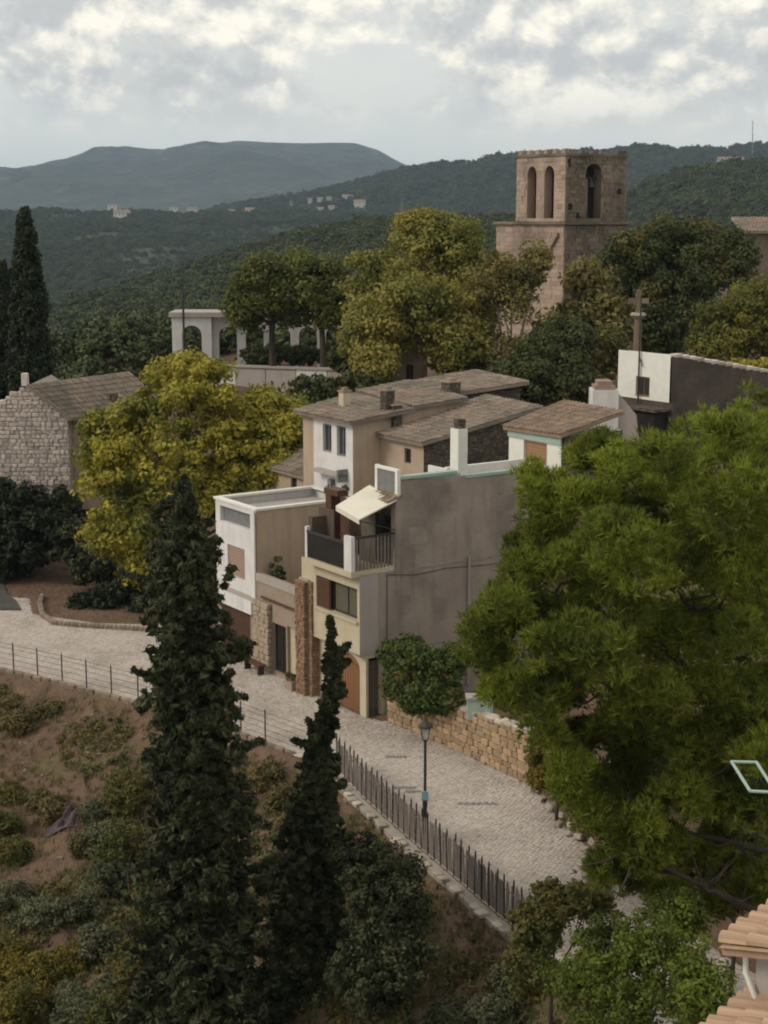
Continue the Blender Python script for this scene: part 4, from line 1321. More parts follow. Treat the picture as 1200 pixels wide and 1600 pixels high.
def ring(z0, z1, o, mm, name, lw=LW, rw=RW, ol=0.0):
    m_ = MB(); a, b2, c, d2 = -o, lw + o + ol, -o, rw + o
    m_.hexa([TF(a, c, z0), TF(b2, c, z0), TF(b2, d2, z0), TF(a, d2, z0), TF(a, c, z1), TF(b2, c, z1), TF(b2, d2, z1), TF(a, d2, z1)])
    return m_.build(name, M[mm], t)


ring(25.2, 25.42, .14, 'towerold_shade', 'top_cornice')
ring(19.7, 19.95, .5, 'towerold_shade', 'string_course', ol=1.9)
lb = ring(7.0, 19.7, .22, 'tower', 'lower_wall', ol=2.0)
# right side as its own leaf: weathered stone, coloured darker to paint its shade
MB().poly([TF(-.235, -.2, 7), TF(-.235, RW + .2, 7), TF(-.235, RW + .2, 19.69), TF(-.235, -.2, 19.69)]).build('lower_side_wall', M['towerold_shade'], t)


def courses(A, U, Nn, w, z0, z1, holes, mm, sw, sh, name, proud=.05):
    """shallow proud ashlar blocks, joined as stuff"""
    m_ = MB(); z = z0
    while z < z1 - sh * .5:
        h = sh * random.uniform(.85, 1.2); h = min(h, z1 - z); u = random.uniform(-.3, 0)
        while u < w:
            ww = sw * random.uniform(.6, 1.5); a, b2 = max(u, 0) + .015, min(u + ww, w) - .015
            if b2 - a > .1 and not any(a < H_[1] and b2 > H_[0] and z + h > H_[2] and z < H_[3] for H_ in holes):
                p = proud * random.uniform(.3, 1.3)
                q = [A + U * a, A + U * b2]
                m_.hexa([q[0] + UP * (z + .01), q[1] + UP * (z + .01), q[1] + UP * (z + .01) + Nn * p, q[0] + UP * (z + .01) + Nn * p,
                         q[0] + UP * (z + h - .01), q[1] + UP * (z + h - .01), q[1] + UP * (z + h - .01) + Nn * p, q[0] + UP * (z + h - .01) + Nn * p])
            u += ww
        z += h
    return m_.build(name, M[mm], t, kind='stuff')


courses(TF(0, -.002, 0), TL, nL, LW, 19.97, 25.18, holesL, 'tower', .7, .33, 'ashlar_blocks')
courses(TF(-.002, 0, 0), TR, nR, RW, 19.97, 25.18, holesR, 'towerold_shade', .55, .3, 'rough_blocks', .09)
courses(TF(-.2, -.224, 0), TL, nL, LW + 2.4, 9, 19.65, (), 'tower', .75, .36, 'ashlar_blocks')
courses(TF(-.24, -.2, 0), TR, nR, RW + .4, 9, 19.65, (), 'towerold_shade', .6, .33, 'rough_blocks', .09)
for k in range(6):
    u = .05 + k * 1.02
    m_ = MB().hexa([TF(u, -.1, 25.42), TF(u + .5, -.1, 25.42), TF(u + .5, .35, 25.42), TF(u, .35, 25.42), TF(u + .05, -.08, 25.78), TF(u + .42, -.08, 25.74), TF(u + .42, .3, 25.74), TF(u + .05, .3, 25.78)])
    m_.build('merlon', M['tower'], t)
for k, (u, w, h) in enumerate([(.15, .8, .35), (1.6, .9, .22), (2.9, .8, .3), (3.9, 1.3, .15), (5.9, 1.1, .36)]):
    m_ = MB().hexa([TF(-.1, u, 25.42), TF(.35, u, 25.42), TF(.35, u + w, 25.42), TF(-.1, u + w, 25.42), TF(-.08, u + .1, 25.42 + h), TF(.3, u + .1, 25.42 + h), TF(.3, u + w - .15, 25.42 + h * .8), TF(-.08, u + w - .1, 25.42 + h * .8)])
    m_.build('merlon', M['towerold_shade'], t)
for (u, z, a, b2) in [(.3, 20.9, .4, .5), (1.2, 20.2, .55, .6), (6.0, 22.2, .5, .45), (.1, 24.3, .35, .9)]:
    MB().hexa([TF(-.1, u, z), TF(-.1, u + a, z), TF(0.0, u + a, z), TF(0.0, u, z), TF(-.1, u, z + b2), TF(-.1, u + a, z + b2), TF(0, u + a, z + b2), TF(0, u, z + b2)]).build('putlog_hole', M['dark'], t)
# the scar of an old sloping roof on the left face
MB().hexa([TF(.35, -.3, 18.8), TF(2.8, -.3, 15.6), TF(2.8, -.52, 15.6), TF(.35, -.52, 18.8), TF(.35, -.3, 19.05), TF(2.8, -.3, 15.85), TF(2.8, -.52, 15.85), TF(.35, -.52, 19.05)]).build('roof_scar', M['towerold_shade'], t)
# bell
bl = thing('bell', TF(.6, 3.5, 22.2), 'dark bronze bell hanging in the open arch of the bell tower', 'bell')
prof = [(.0, .55), (.14, .52), (.2, .35), (.24, .1), (.36, -.1), (.38, -.14)]
mb = MB(); c = TF(.6, 3.5, 22.9)
for (r1, z1_), (r2, z2_) in zip(prof[:-1], prof[1:]):
    for j in range(12):
        a1, a2 = math.tau * j / 12, math.tau * (j + 1) / 12
        mb.poly([c + Vector((r1 * math.cos(a1), r1 * math.sin(a1), z1_)), c + Vector((r1 * math.cos(a2), r1 * math.sin(a2), z1_)), c + Vector((r2 * math.cos(a2), r2 * math.sin(a2), z2_)), c + Vector((r2 * math.cos(a1), r2 * math.sin(a1), z2_))])
mb.build('bell_body', M['iron'], bl)
MB().tube([TF(.6, 2.2, 23.5), TF(.6, 4.3, 23.5)], .06).build('yoke', M['bark'], bl)

# church nave at the right edge
t = thing('church_nave', (31, 122, 8), 'brown stone church wall half hidden by trees at the right edge', 'church')
nv = at(1165, 362, 122)
MB().box((nv.x, 122, 8), (nv.x + 14, 130, nv.z)).build('wall', M['towerold_shade'], t)
tile_roof(t, (nv.x - .3, 121.7, nv.z), (nv.x + 14, 121.7, nv.z), (nv.x + 14, 126, nv.z + 1.1), (nv.x - .3, 126, nv.z + 1.1), m='tile')

# ------------------------------------------------------------------ white arcade
t = thing('white_arcade', at(400, 560, 119), 'white open arcade with round arches on the hilltop terrace behind trees', 'arcade')
aL = at(268, 488, 117.5)
ztop = aL.z
X0 = aL.x
U_ = Vector((1, 0, 0)); NN = Vector((0, -1, 0))
b = MB()
walls(b, (X0, 117.5, 0), U_, NN, 3.0, 6.5, ztop - .35, [(.75, 2.25, 7.0, ztop - 1.0, .8)], .5)
b.poly([(X0, 117.5, 6.5), (X0, 121, 6.5), (X0, 121, ztop - .35), (X0, 117.5, ztop - .35)])
b.poly([(X0 + 3.0, 117.5, 6.5), (X0 + 3.0, 119, 6.5), (X0 + 3.0, 119, ztop - .35), (X0 + 3.0, 117.5, ztop - .35)])
b.build('pavilion_wall', M['white'], t)
hl = [(.45 + k * 2.05, 1.85 + k * 2.05, 7.0, ztop - 1.15, .7) for k in range(5)]
b = MB(); walls(b, (X0 + 3.02, 118.2, 0), U_, NN, 10.4, 6.5, ztop - .35, hl, .5)
b.build('arcade_wall', M['white'], t)
for k in range(4):
    x_ = X0 + 5.0 + k * 2.05
    MB().box((x_, 118.7, 6.5), (x_ + .3, 120.5, ztop - 1.4)).build('rear_pier', M['pale'], t)
MB().box((X0 - .2, 117.3, ztop - .35), (X0 + 5.2, 121.5, ztop)).build('roof_slab', M['pale'], t)
MB().box((X0 + 5.2, 118.8, ztop - .36), (X0 + 13.6, 121.4, ztop - .14)).build('rear_roof_slab', M['pale'], t)
p = at(286, 470, 116.8)
po = thing('lamp_pole', (p.x, 116.8, 8), 'thin dark pole in front of the left end of the white arcade', 'pole')
MB().tube([(p.x, 116.8, 7), (p.x, 116.8, p.z + .6)], .09).build('post', M['iron'], po)
MB().tube([(p.x, 116.8, p.z + .6), (p.x, 116.8, p.z + 1.0)], [.09, .05]).build('finial', M['iron'], po)

t = thing('terrace_retaining_wall', (-8, 113, 7), 'pale plastered retaining wall below the arcade with flat coping', 'wall')
A_ = at(322, 572, 115); B_ = at(560, 580, 110)
dv = (B_ - A_); dv.z = 0; w = dv.length; dv.normalize(); nn = Vector((dv.y, -dv.x, 0))
b = MB()
for k in range(5):
    a0, a1 = w * k / 5 + .03, w * (k + 1) / 5 - .03
    q0, q1 = A_ + dv * a0, A_ + dv * a1
    zt = A_.z + (B_.z - A_.z) * (k + .5) / 5
    pm = MB().hexa([Vector((q0.x, q0.y, 4)), Vector((q1.x, q1.y, 4)), Vector((q1.x, q1.y, 4)) - nn * .4, Vector((q0.x, q0.y, 4)) - nn * .4,
                    Vector((q0.x, q0.y, zt)), Vector((q1.x, q1.y, zt)), Vector((q1.x, q1.y, zt)) - nn * .4, Vector((q0.x, q0.y, zt)) - nn * .4])
    pm.build('wall_panel', M['white'] if k in (0, 3) else M['pale'], t)
b = MB().hexa([A_ + nn * .12 + UP * .0, B_ + nn * .12, B_ - nn * .5, A_ - nn * .5, A_ + nn * .12 + UP * .15, B_ + nn * .12 + UP * .15, B_ - nn * .5 + UP * .15, A_ - nn * .5 + UP * .15])
b.build('coping', M['pale'], t)

# brown outbuilding among the trees on the hilltop
t = thing('hilltop_outbuilding', at(625, 590, 98), 'brown stone outbuilding in the shade of the big yellow-green tree', 'building')
a_, b_ = at(585, 528, 98), at(668, 528, 98)
bm_ = MB(); walls(bm_, (a_.x, 98, 0), U_, NN, b_.x - a_.x, 7, a_.z, [(.5, 1.1, 7.2, 11.1), (2.0, 2.5, 9.6, 11)], .3)
bm_.box((a_.x + .05, 98.35, 7), (b_.x - .05, 101, a_.z - .02)); bm_.build('wall', M['towerold_shade'], t)  # brown stone, wall colour taken darker to include the tree's shade
MB().box((a_.x + .5, 98.2, 7.2), (a_.x + 1.1, 98.25, 11.1)).build('door', M['shutter'], t)
window(t, (a_.x, 98, 0), U_, NN, 2.0, 2.5, 9.6, 11, 'shutter', 'dark', .15, .06, 1)
tile_roof(t, (a_.x - .2, 97.8, a_.z), (b_.x + .2, 97.8, a_.z), (b_.x + .2, 101, a_.z + .8), (a_.x - .2, 101, a_.z + .8), m='redtile')

# stone cross column
c = at(995, 560, 92); tpz = at(995, 462, 92).z
t = thing('stone_cross', (c.x, 92, c.z - 2), 'pale weathered stone cross on a tall shaft below the bell tower', 'monument')
MB().tube([(c.x, 92, c.z - 3), (c.x, 92, tpz - 1.4)], [.3, .22], 8).build('shaft', M['dirtstone'], t)
MB().tube([(c.x, 92, tpz - 1.4), (c.x, 92, tpz - 1.15), (c.x, 92, tpz - 1.0)], [.22, .5, .4], 8).build('capital', M['palestone'], t)
MB().box((c.x - .14, 91.86, tpz - 1.0), (c.x + .14, 92.14, tpz + .35)).box((c.x - .6, 91.87, tpz - .45), (c.x - .14, 92.13, tpz - .15)).box((c.x + .14, 91.87, tpz - .45), (c.x + .6, 92.13, tpz - .15)).build('cross', M['dirtstone'], t)

# ------------------------------------------------------------------ far village
def far_house(px, py, Y, w, h, label, d=9, roof='farroof', group='far village houses'):
    p = at(px, py, Y)
    if Y > 1800:
        Y = far_hit(px, py) - 4; h = min(h, 6)
        p = at(px, py, Y); p.z += 1.5
    o = thing('far_house', (p.x, Y, p.z), label, 'house', group)
    MB().box((p.x - w / 2, Y, p.z - 14), (p.x + w / 2, Y + d, p.z + h)).build('wall', M['farwall'], o)
    m_ = MB(); e = .6; zt = p.z + h; rx, ry = p.x, Y + d / 2
    m_.poly([(p.x - w / 2 - e, Y - e, zt), (p.x + w / 2 + e, Y - e, zt), (p.x + w / 2 + e, ry, zt + w * .16), (p.x - w / 2 - e, ry, zt + w * .16)])
    m_.poly([(p.x - w / 2 - e, Y + d + e, zt), (p.x + w / 2 + e, Y + d + e, zt), (p.x + w / 2 + e, ry, zt + w * .16), (p.x - w / 2 - e, ry, zt + w * .16)])
    for sx in (-1, 1):
        m_.poly([(p.x + sx * (w / 2), Y, zt), (p.x + sx * (w / 2), Y + d, zt), (p.x + sx * (w / 2), ry, zt + w * .15)])
    m_.build('roof', M[roof], o)
    nwin = max(2, int(w / 5))
    for k in range(nwin):
        x = p.x - w / 2 + w * (k + .5) / nwin
        MB().box((x - .6, Y - .06, p.z + h * .35), (x + .6, Y + .05, p.z + h * .72)).build('window', M['glass'], o)


for a in FARH:
    far_house(*a)
for (px, y0, y1, Y, lb) in [(1176, 188, 240, 2500, 'thin lattice radio mast on the ridge skyline at the far right'), (628, 308, 352, 1850, 'thin pale mast beside the far house left of the yellow-green tree')]:
    p0, p1 = at(px, y1, Y), at(px, y0, Y)
    o = thing('radio_mast', p0, lb, 'mast')
    MB().tube([p0 - UP * 8, p1], [.9, .45], 6).build('mast', M['greymetal'], o)
    for k in range(3):
        q = p0.lerp(p1, .55 + k * .2)
        MB().tube([q - U_ * 2.2, q + U_ * 2.2], .25, 5).build('crossarm', M['greymetal'], o)

#@@STREET
# ------------------------------------------------------------------ retaining wall by the street
t = thing('stone_street_wall', (2.6, 56.8, 0), 'honey-coloured rubble wall along the uphill side of the cobbled street', 'wall')
WP = [(0.15, 59.75), (2.6, 56.6), (5.25, 52.65)]
hts = [1.5, 1.65, 1.95]
count = 0
for k in range(2):
    a, b2 = Vector((*WP[k], 0)), Vector((*WP[k + 1], 0)); u = (b2 - a).normalized(); nn = Vector((u.y, -u.x, 0))
    nback = -nn
    core = MB().hexa([a + UP * -.2 + nback * .1, b2 + UP * -.2 + nback * .1, b2 + nback * .5 - UP * .2, a + nback * .5 - UP * .2,
                      a + nback * .1 + UP * (hts[k] - .05), b2 + nback * .1 + UP * (hts[k + 1] - .05), b2 + nback * .5 + UP * (hts[k + 1] - .05), a + nback * .5 + UP * (hts[k] - .05)])
    core.build('wall_core', M['mortar'], t)
    h0, h1 = hts[k], hts[k + 1]
    n = masonry(t, a, b2, lambda c: 0.0, lambda c: h0 + (h1 - h0) * c, 'stone', .38, .23, limit=150)
for k in range(2):
    a, b2 = Vector((*WP[k], hts[k])), Vector((*WP[k + 1], hts[k + 1])); n = int((b2 - a).length / .5)
    for j in range(n):
        q = a.lerp(b2, (j + .5) / n); u = (b2 - a)
        stone_obj(t, 'coping_stone', q + UP * .03 + Vector((-u.y, u.x, 0)).normalized() * .2, (.47, .5, .12), math.atan2(u.y, u.x), 'palestone', .04)
# pale rockery beyond it
rk = [(838, 1232, .5), (846, 1248, .38), (862, 1262, .55), (880, 1275, .45), (872, 1288, .4), (895, 1290, .6), (905, 1308, .42), (918, 1300, .5), (888, 1302, .3), (930, 1318, .55), (915, 1328, .38), (938, 1335, .42),
      (950, 1350, .5), (960, 1372, .6), (945, 1385, .45), (972, 1392, .4), (985, 1365, .35), (1005, 1362, .3), (868, 1248, .6), (900, 1262, .55)]
for i, (px, py, s) in enumerate(rk):
    p = on_z(px, py, .12)
    o = bpy.data.objects.new('boulder', stone_mesh('palestone'))
    o.location = (p.x, p.y, max(.05, gh(p.x, p.y)) + s * .2); s *= .75; o.scale = (s, s * .8, s * .6); o.rotation_euler = (random.uniform(-.4, .4), random.uniform(-.4, .4), random.uniform(0, 3))
    COL.objects.link(o); tag(o, 'pale boulder in the roadside rockery under the big pine', 'boulder', 'pale boulders under the pine')

# mint painted post end on the wall
q = on_z(735, 1120, 1.7)
t = thing('painted_planter', (q.x + .2, q.y + .3, 1.6), 'pale blue-green planter box on top of the honey-coloured wall beside the bush', 'planter')
MB().box((q.x - .1, q.y + .2, 1.5), (q.x + .85, q.y + .75, 2.3)).build('box', M['verdi'], t)
MB().box((q.x - .16, q.y + .14, 2.3), (q.x + .91, q.y + .81, 2.38)).build('rim', M['pale'], t)

# street lamp
lx, ly = 1.33, 47.25
t = thing('street_lamp', (lx, ly, 0), 'dark iron street lamp with white lantern glass beside the roadside fence', 'street lamp')
MB().tube([(lx, ly, -.3), (lx, ly, .25), (lx, ly, .28), (lx, ly, 1.3), (lx, ly, 1.36), (lx, ly, 3.55)], [.1, .1, .075, .07, .05, .045], 10).build('post', M['iron'], t)
MB().tube([(lx, ly, 1.3), (lx, ly, 1.5)], .085, 10).build('collar', M['iron'], t)
MB().box((lx - .11, ly - .1, 1.55), (lx + .11, ly - .06, 1.85)).build('notice', M['blue'], t)
lt = MB()
for (za, ra), (zb, rb) in [((3.6, .09), (4.0, .17))]:
    pa = [Vector((lx + ra * math.cos(math.pi / 4 + k * math.pi / 2) * 1.2, ly + ra * math.sin(math.pi / 4 + k * math.pi / 2) * 1.2, za)) for k in range(4)]
    pb = [Vector((lx + rb * math.cos(math.pi / 4 + k * math.pi / 2) * 1.2, ly + rb * math.sin(math.pi / 4 + k * math.pi / 2) * 1.2, zb)) for k in range(4)]
    lt.hexa(pa + pb)
lan = lt.build('lantern', M['lampglass'], t)
fr_ = MB()
for k in range(4):
    fr_.tube([pa[k], pb[k]], .013, 5)
    fr_.tube([pb[k], pb[(k + 1) % 4]], .014, 5)
fr_.tube([(lx, ly, 3.52), (lx, ly, 3.6)], [.05, .12], 8)
fr_.build('lantern_frame', M['iron'], lan)
MB().tube([(lx, ly, 4.0), (lx, ly, 4.06), (lx, ly, 4.2), (lx, ly, 4.28), (lx, ly, 4.4)], [.24, .22, .09, .05, .015], 8).build('lantern_cap', M['iron'], t)

# picket fence along the edge
FE = [(-1.75, 54.2), (-0.65, 51.2), (0.95, 47.5), (2.15, 44.8), (3.35, 42.1), (4.6, 39.6)]
FE = resample(FE, 400)
t = thing('picket_fence', (FE[200][0], FE[200][1], 0), 'weathered brown picket fence along the valley edge of the cobbled street', 'fence')
o0 = origin_of(t)
seg = np.hypot(*np.diff(FE, axis=0).T).sum()
npk = int(seg / .115)
proto = MB().box((-.052, -.01, .04), (.052, .01, 1.12)).poly([(-.052, -.01, 1.12), (.052, -.01, 1.12), (0, 0, 1.2)])
pk = proto.build('picket', M['fence'], None)
COL.objects.unlink(pk)
pst_ = MB().tube([(0, 0, -.3), (0, 0, 1.32), (0, 0, 1.4)], [.032, .03, .005], 6).build('post', M['iron'], None)
COL.objects.unlink(pst_)
for k in range(min(npk, 280)):
    f = k / (npk - 1) * (len(FE) - 1.001); i = int(f); p = FE[i] * (1 - (f - i)) + FE[i + 1] * (f - i)
    dd = FE[min(i + 1, 399)] - FE[i]; a = math.atan2(dd[1], dd[0])
    c = (pst_ if k % 4 == 0 else pk).copy()
    c.name = 'post' if k % 4 == 0 else 'picket'
    c.parent = t; c.location = (p[0] - o0.x, p[1] - o0.y, .02 + random.uniform(-.02, .02)); c.rotation_euler = (random.gauss(0, .02), random.gauss(0, .02), a)
    COL.objects.link(c)
for z in (.3, .95):
    MB().tube([(FE[i][0], FE[i][1], z) for i in range(0, 400, 21)], .02, 5).build('rail', M['fence'], t)

# coping stones below the fence, on a low wall
t = thing('fence_footing_wall', (1.2, 46.5, 0), 'low stone footing wall with pale coping stones below the picket fence', 'wall')
FW = FE + 0
d_ = np.gradient(FE, axis=0); d_ /= np.linalg.norm(d_, axis=1)[:, None]
off = np.stack([d_[:, 1], -d_[:, 0]], 1)
if off[200][1] > 0: off = -off
OFF = FE + off * .42
mb = MB()
for i in range(0, 378, 21):
    a, b2 = Vector((*OFF[i], 0)), Vector((*OFF[i + 21], 0)); oa = Vector((*off[i], 0)); ob = Vector((*off[i + 21], 0))
    mb.hexa([a - UP * 1.2, b2 - UP * 1.2, b2 - ob * .4 - UP * 1.2, a - oa * .4 - UP * 1.2, a - UP * .03, b2 - UP * .03, b2 - ob * .4 - UP * .03, a - oa * .4 - UP * .03])
mb.build('wall_core', M['mortar'], t)
n = int(seg / .42)
for k in range(n):
    i = min(int(k / n * 399), 398); p = OFF[i]
    if random.random() < .25: continue
    stone_obj(t, 'coping_stone', (p[0], p[1], -.0 + random.uniform(-.03, .03)), (.4 * random.uniform(.8, 1.05), .3 * random.uniform(.8, 1.2), .13), math.atan2(d_[i][1], d_[i][0]) + random.uniform(-.1, .1), 'palestone', .08)
    for r_ in range(2):
        if random.random() < .7: stone_obj(t, 'stone', (p[0] + off[i][0] * .02, p[1] + off[i][1] * .02, -.2 - .22 * r_), (.38 * random.uniform(.6, 1), .25, .2 * random.uniform(.6, 1)), math.atan2(d_[i][1], d_[i][0]), 'dirtstone', .1)

# wire fence on the left
LE = resample([(-24, 69.5), (-17.4, 67.4), (-14, 65.1), (-10.6, 62.6), (-6, 58.8), (-3.0, 55.6)], 300)
t = thing('wire_fence', (-12, 63.8, 0), 'low wire fence with thin iron posts above the bare slope on the left', 'fence')
o0 = origin_of(t)
segl = np.hypot(*np.diff(LE, axis=0).T).sum()
for k in range(int(segl / 1.55)):
    i = min(int(k * 1.55 / segl * 299), 298); p = LE[i]
    c = pst_.copy(); c.name = 'post'; c.parent = t; c.location = (p[0] - o0.x, p[1] - o0.y, 0); c.scale = (1, 1, .95); COL.objects.link(c)
for z in (.25, .5, .75, 1.0, 1.2):
    MB().tube([(LE[i][0], LE[i][1], z) for i in range(0, 300, 13)], .009, 4).build('wire', M['iron'], t)
# kerb of dark earth edge under it
t = thing('street_edge_kerb', (-10, 62.3, 0), 'thin brown stone kerb under the wire fence', 'kerb')
for k in range(int(segl / .55)):
    i = min(int(k * .55 / segl * 299), 298); p = LE[i]; q = LE[i + 1]
    a = math.atan2(q[1] - p[1], q[0] - p[0])
    stone_obj(t, 'kerb_stone', (p[0], p[1] - .22, -.04), (.5, .22 * random.uniform(.7, 1.2), .26), a, 'dirtstone', .08)

# low white-edged wall round the bend on the far left
t = thing('bend_kerb_wall', (-17.5, 78, 0), 'low pale kerb wall curving round the planting beside the dark side road', 'wall')
KW = resample([tuple(on_z(*q, .3))[:2] for q in [(66, 925), (62, 938), (66, 955), (85, 968), (130, 972), (215, 977), (300, 982)]], 60)
for k in range(59):
    p, q = KW[k], KW[k + 1]; a = math.atan2(q[1] - p[1], q[0] - p[0])
    stone_obj(t, 'kerb_stone', ((p[0] + q[0]) / 2, (p[1] + q[1]) / 2, .1), (np.hypot(*(q - p)) * 1.0, .26, .28), a, 'dirtstone', .03)

# drain covers set in the cobbles
for i, (px, py, w, lb) in enumerate([(618, 1182, .5, 'dark drain slot in the cobbles nearest the houses'), (632, 1230, .5, 'small dark drain slot left of the street lamp, middle of three'), (645, 1236, .34, 'short drain slot just beside the middle one'), (745, 1255, .85, 'longest dark drain slot in the cobbles right of the street lamp')]):
    p = on_z(px, py, .06)
    t = thing('drain_cover', p, lb, 'drain cover', 'drains in the street')
    w *= .8
    MB().box((p.x - w, p.y - .09, .03), (p.x + w, p.y + .09, .066)).build('frame', M['mortar'], t)
    for k in range(6):
        MB().box((p.x - w + .04 + k * w * .33, p.y - .06, .066), (p.x - w + .04 + k * w * .33 + w * .2, p.y + .06, .078)).build('bar', M['greymetal'], t)

# street furniture by the link house door
t = thing('door_planter', FR(4.9, -.6, 0), 'small stone planter standing by the cream door of the low house', 'planter')
MB().fbox(FR, 4.7, 5.3, -.75, -.35, .05, .45).build('trough', M['pinkish'], t)
q = FR(5, -.55, .6); np_mesh('foliage', leaves(clumps_in([(q.x, q.y, q.z, .3, .25, .2)], 8, .15), 30, .09), 4, L['bush'], t)
t = thing('street_bench', FR(8.2, -.9, 0), 'low dark bench against the stone front of the low house', 'bench')
MB().fbox(FR, 7.5, 9.0, -.8, -.4, .42, .5).build('seat', M['shutter'], t)
MB().fbox(FR, 7.6, 7.7, -.75, -.45, .03, .42).build('leg', M['iron'], t); MB().fbox(FR, 8.8, 8.9, -.75, -.45, .03, .42).build('leg', M['iron'], t)

# ------------------------------------------------------------------ near tiled roofs, bottom right
def tile_mesh():
    mb = MB(); n = 7; L_ = .46
    for side in (0,):
        r0, r1 = .105, .085
        a = [(0, r0 * -math.cos(math.pi * k / n), r0 * math.sin(math.pi * k / n)) for k in range(n + 1)]
        b2 = [(L_, r1 * -math.cos(math.pi * k / n), r1 * math.sin(math.pi * k / n)) for k in range(n + 1)]
        ai = [(0, y * .86, z * .86) for _, y, z in a]; bi = [(L_, y * .86, z * .86) for _, y, z in b2]
        for k in range(n):
            mb.poly([a[k], a[k + 1], b2[k + 1], b2[k]]); mb.poly([ai[k + 1], ai[k], bi[k], bi[k + 1]])
            mb.poly([a[k + 1], a[k], ai[k], ai[k + 1]])
    o = mb.build('roof_tile', M['neartile'], None, smooth=False); COL.objects.unlink(o)
    return o.data


TM = tile_mesh()


def near_roof(parent, P, edir, adir, slope, ncol, nrow, zoff=0):
    """tiles as separate parts: P eave corner, edir along the eave, adir uphill (both horizontal)"""
    rot = Matrix((adir * math.cos(slope) + UP * math.sin(slope), edir, (adir * math.cos(slope) + UP * math.sin(slope)).cross(edir))).transposed()
    ad3 = adir * math.cos(slope) + UP * math.sin(slope); nn = ad3.cross(edir)
    if nn.z < 0:
        nn = -nn
        rot = Matrix((ad3, -edir, nn)).transposed()
    W = ncol * .235; H = nrow * .37
    q = [P - nn * .06, P + edir * W - nn * .06, P + edir * W + ad3 * H - nn * .06, P + ad3 * H - nn * .06]
    deck = MB().hexa([v - nn * .08 for v in q] + q).build('roof_deck', M['neartile'], parent)
    o0 = origin_of(parent)
    for i in range(ncol):
        for j in range(nrow):
            o = bpy.data.objects.new('roof_tile', TM)
            o.parent = deck
            jit = Vector([random.gauss(0, .006) for _ in range(3)])
            m4 = rot.to_4x4()
            o.matrix_local = Matrix.Translation(P + edir * ((i + .5) * .235) + ad3 * (j * .37 - .05 + random.gauss(0, .012)) + nn * (.0) + jit - o0) @ m4 @ Matrix.Rotation(random.gauss(0, .02), 4, 'Z') @ Matrix.Rotation(R(3), 4, 'Y')
            COL.objects.link(o)
    # channel tiles between: joined low troughs
    ch = MB()
    for i in range(ncol + 1):
        c0 = P + edir * (i * .235) - nn * .03
        ch.poly([c0 - edir * .06, c0 + edir * .06, c0 + edir * .06 + ad3 * H, c0 - edir * .06 + ad3 * H])
    ch.build('channel_tiles', M['neartile'], deck, kind='stuff')
    return deck


ed = Vector((.655, .755, 0)).normalized(); ad = Vector((.755, -.655, 0)).normalized()
P1 = on_z(1092, 1618, 11.0)
t = thing('near_house', (5, 15.5, 0), 'nearest house with pale tiled eave in the bottom right corner', 'house')
near_roof(t, P1, ed, ad, R(17), 11, 6)
wb = P1 + ad * .5 + ed * .1
MB().hexa([Vector((*(wb).xy, -2)), Vector((*(wb + ed * 3.6).xy, -2)), Vector((*(wb + ed * 3.6 + ad * 3).xy, -2)), Vector((*(wb + ad * 3).xy, -2)),
           wb - UP * .05, wb + ed * 3.6 - UP * .05, wb + ed * 3.6 + ad * 3 - UP * .05, wb + ad * 3 - UP * .05]).build('wall', M['cream'], t)
P2 = on_z(1126, 1474, 11.75)
t = thing('upper_near_house', (5.5, 17.5, 0), 'small house block with orange-tinted tiled eave just above the nearest roof', 'house')
near_roof(t, P2, ed, ad, R(13), 12, 6)
wb = P2 + ad * .32 + ed * .28
zt = P2.z - .03
b = MB()
walls(b, wb, ad, -ed, 2.6, 8, zt + .02, [(.35, 1.0, zt - .62, zt - .12)], .15)
b.hexa([Vector((*(wb + ed * .2).xy, -2)), Vector((*(wb + ed * 2.6).xy, -2)), Vector((*(wb + ed * 2.6 + ad * 3).xy, -2)), Vector((*(wb + ad * 3 + ed * .2).xy, -2)),
        Vector((*(wb + ed * .2).xy, zt - .01)), Vector((*(wb + ed * 2.6).xy, zt - .01)), Vector((*(wb + ed * 2.6 + ad * 3).xy, zt + .55)), Vector((*(wb + ad * 3 + ed * .2).xy, zt + .55))])
b.build('wall', M['pale'], t)
window(t, wb, ad, -ed, .35, 1.0, zt - .62, zt - .12, 'white', 'glass', .1, .05, 1)
MB().tube([wb - ad * .12 - ed * .05 + UP * (zt - wb.z - .05), wb - ad * .1 - ed * .05 + UP * (zt - wb.z - .35), wb + ad * .08 - ed * .06 + UP * (zt - wb.z - .7), wb + ad * .1 - ed * .06 + UP * (zt - wb.z - 1.6)], .035, 8).build('drainpipe', M['whiteclean'], t)

# pale green frame bracket in front of the pine
t = thing('metal_frame', at(1200, 1215, 25), 'pale green square metal frame held out flat at the right edge before the pine', 'metal frame')
zf = 10.9
c4 = [on_z(1143, 1190, zf), on_z(1182, 1191, zf), on_z(1212, 1238, zf), on_z(1172, 1236, zf)]
fm = MB()
for k in range(4):
    a, b2 = c4[k], c4[(k + 1) % 4]
    fm.tube([a, b2], .028, 6)
fm.build('frame', M['verdi'], t)
MB().tube([c4[2], c4[2] + Vector((1.2, .4, 0)), c4[2] + Vector((1.3, .4, -3)), c4[2] + Vector((1.3, .4, -12))], .05, 8).build('pole', M['verdi'], t)

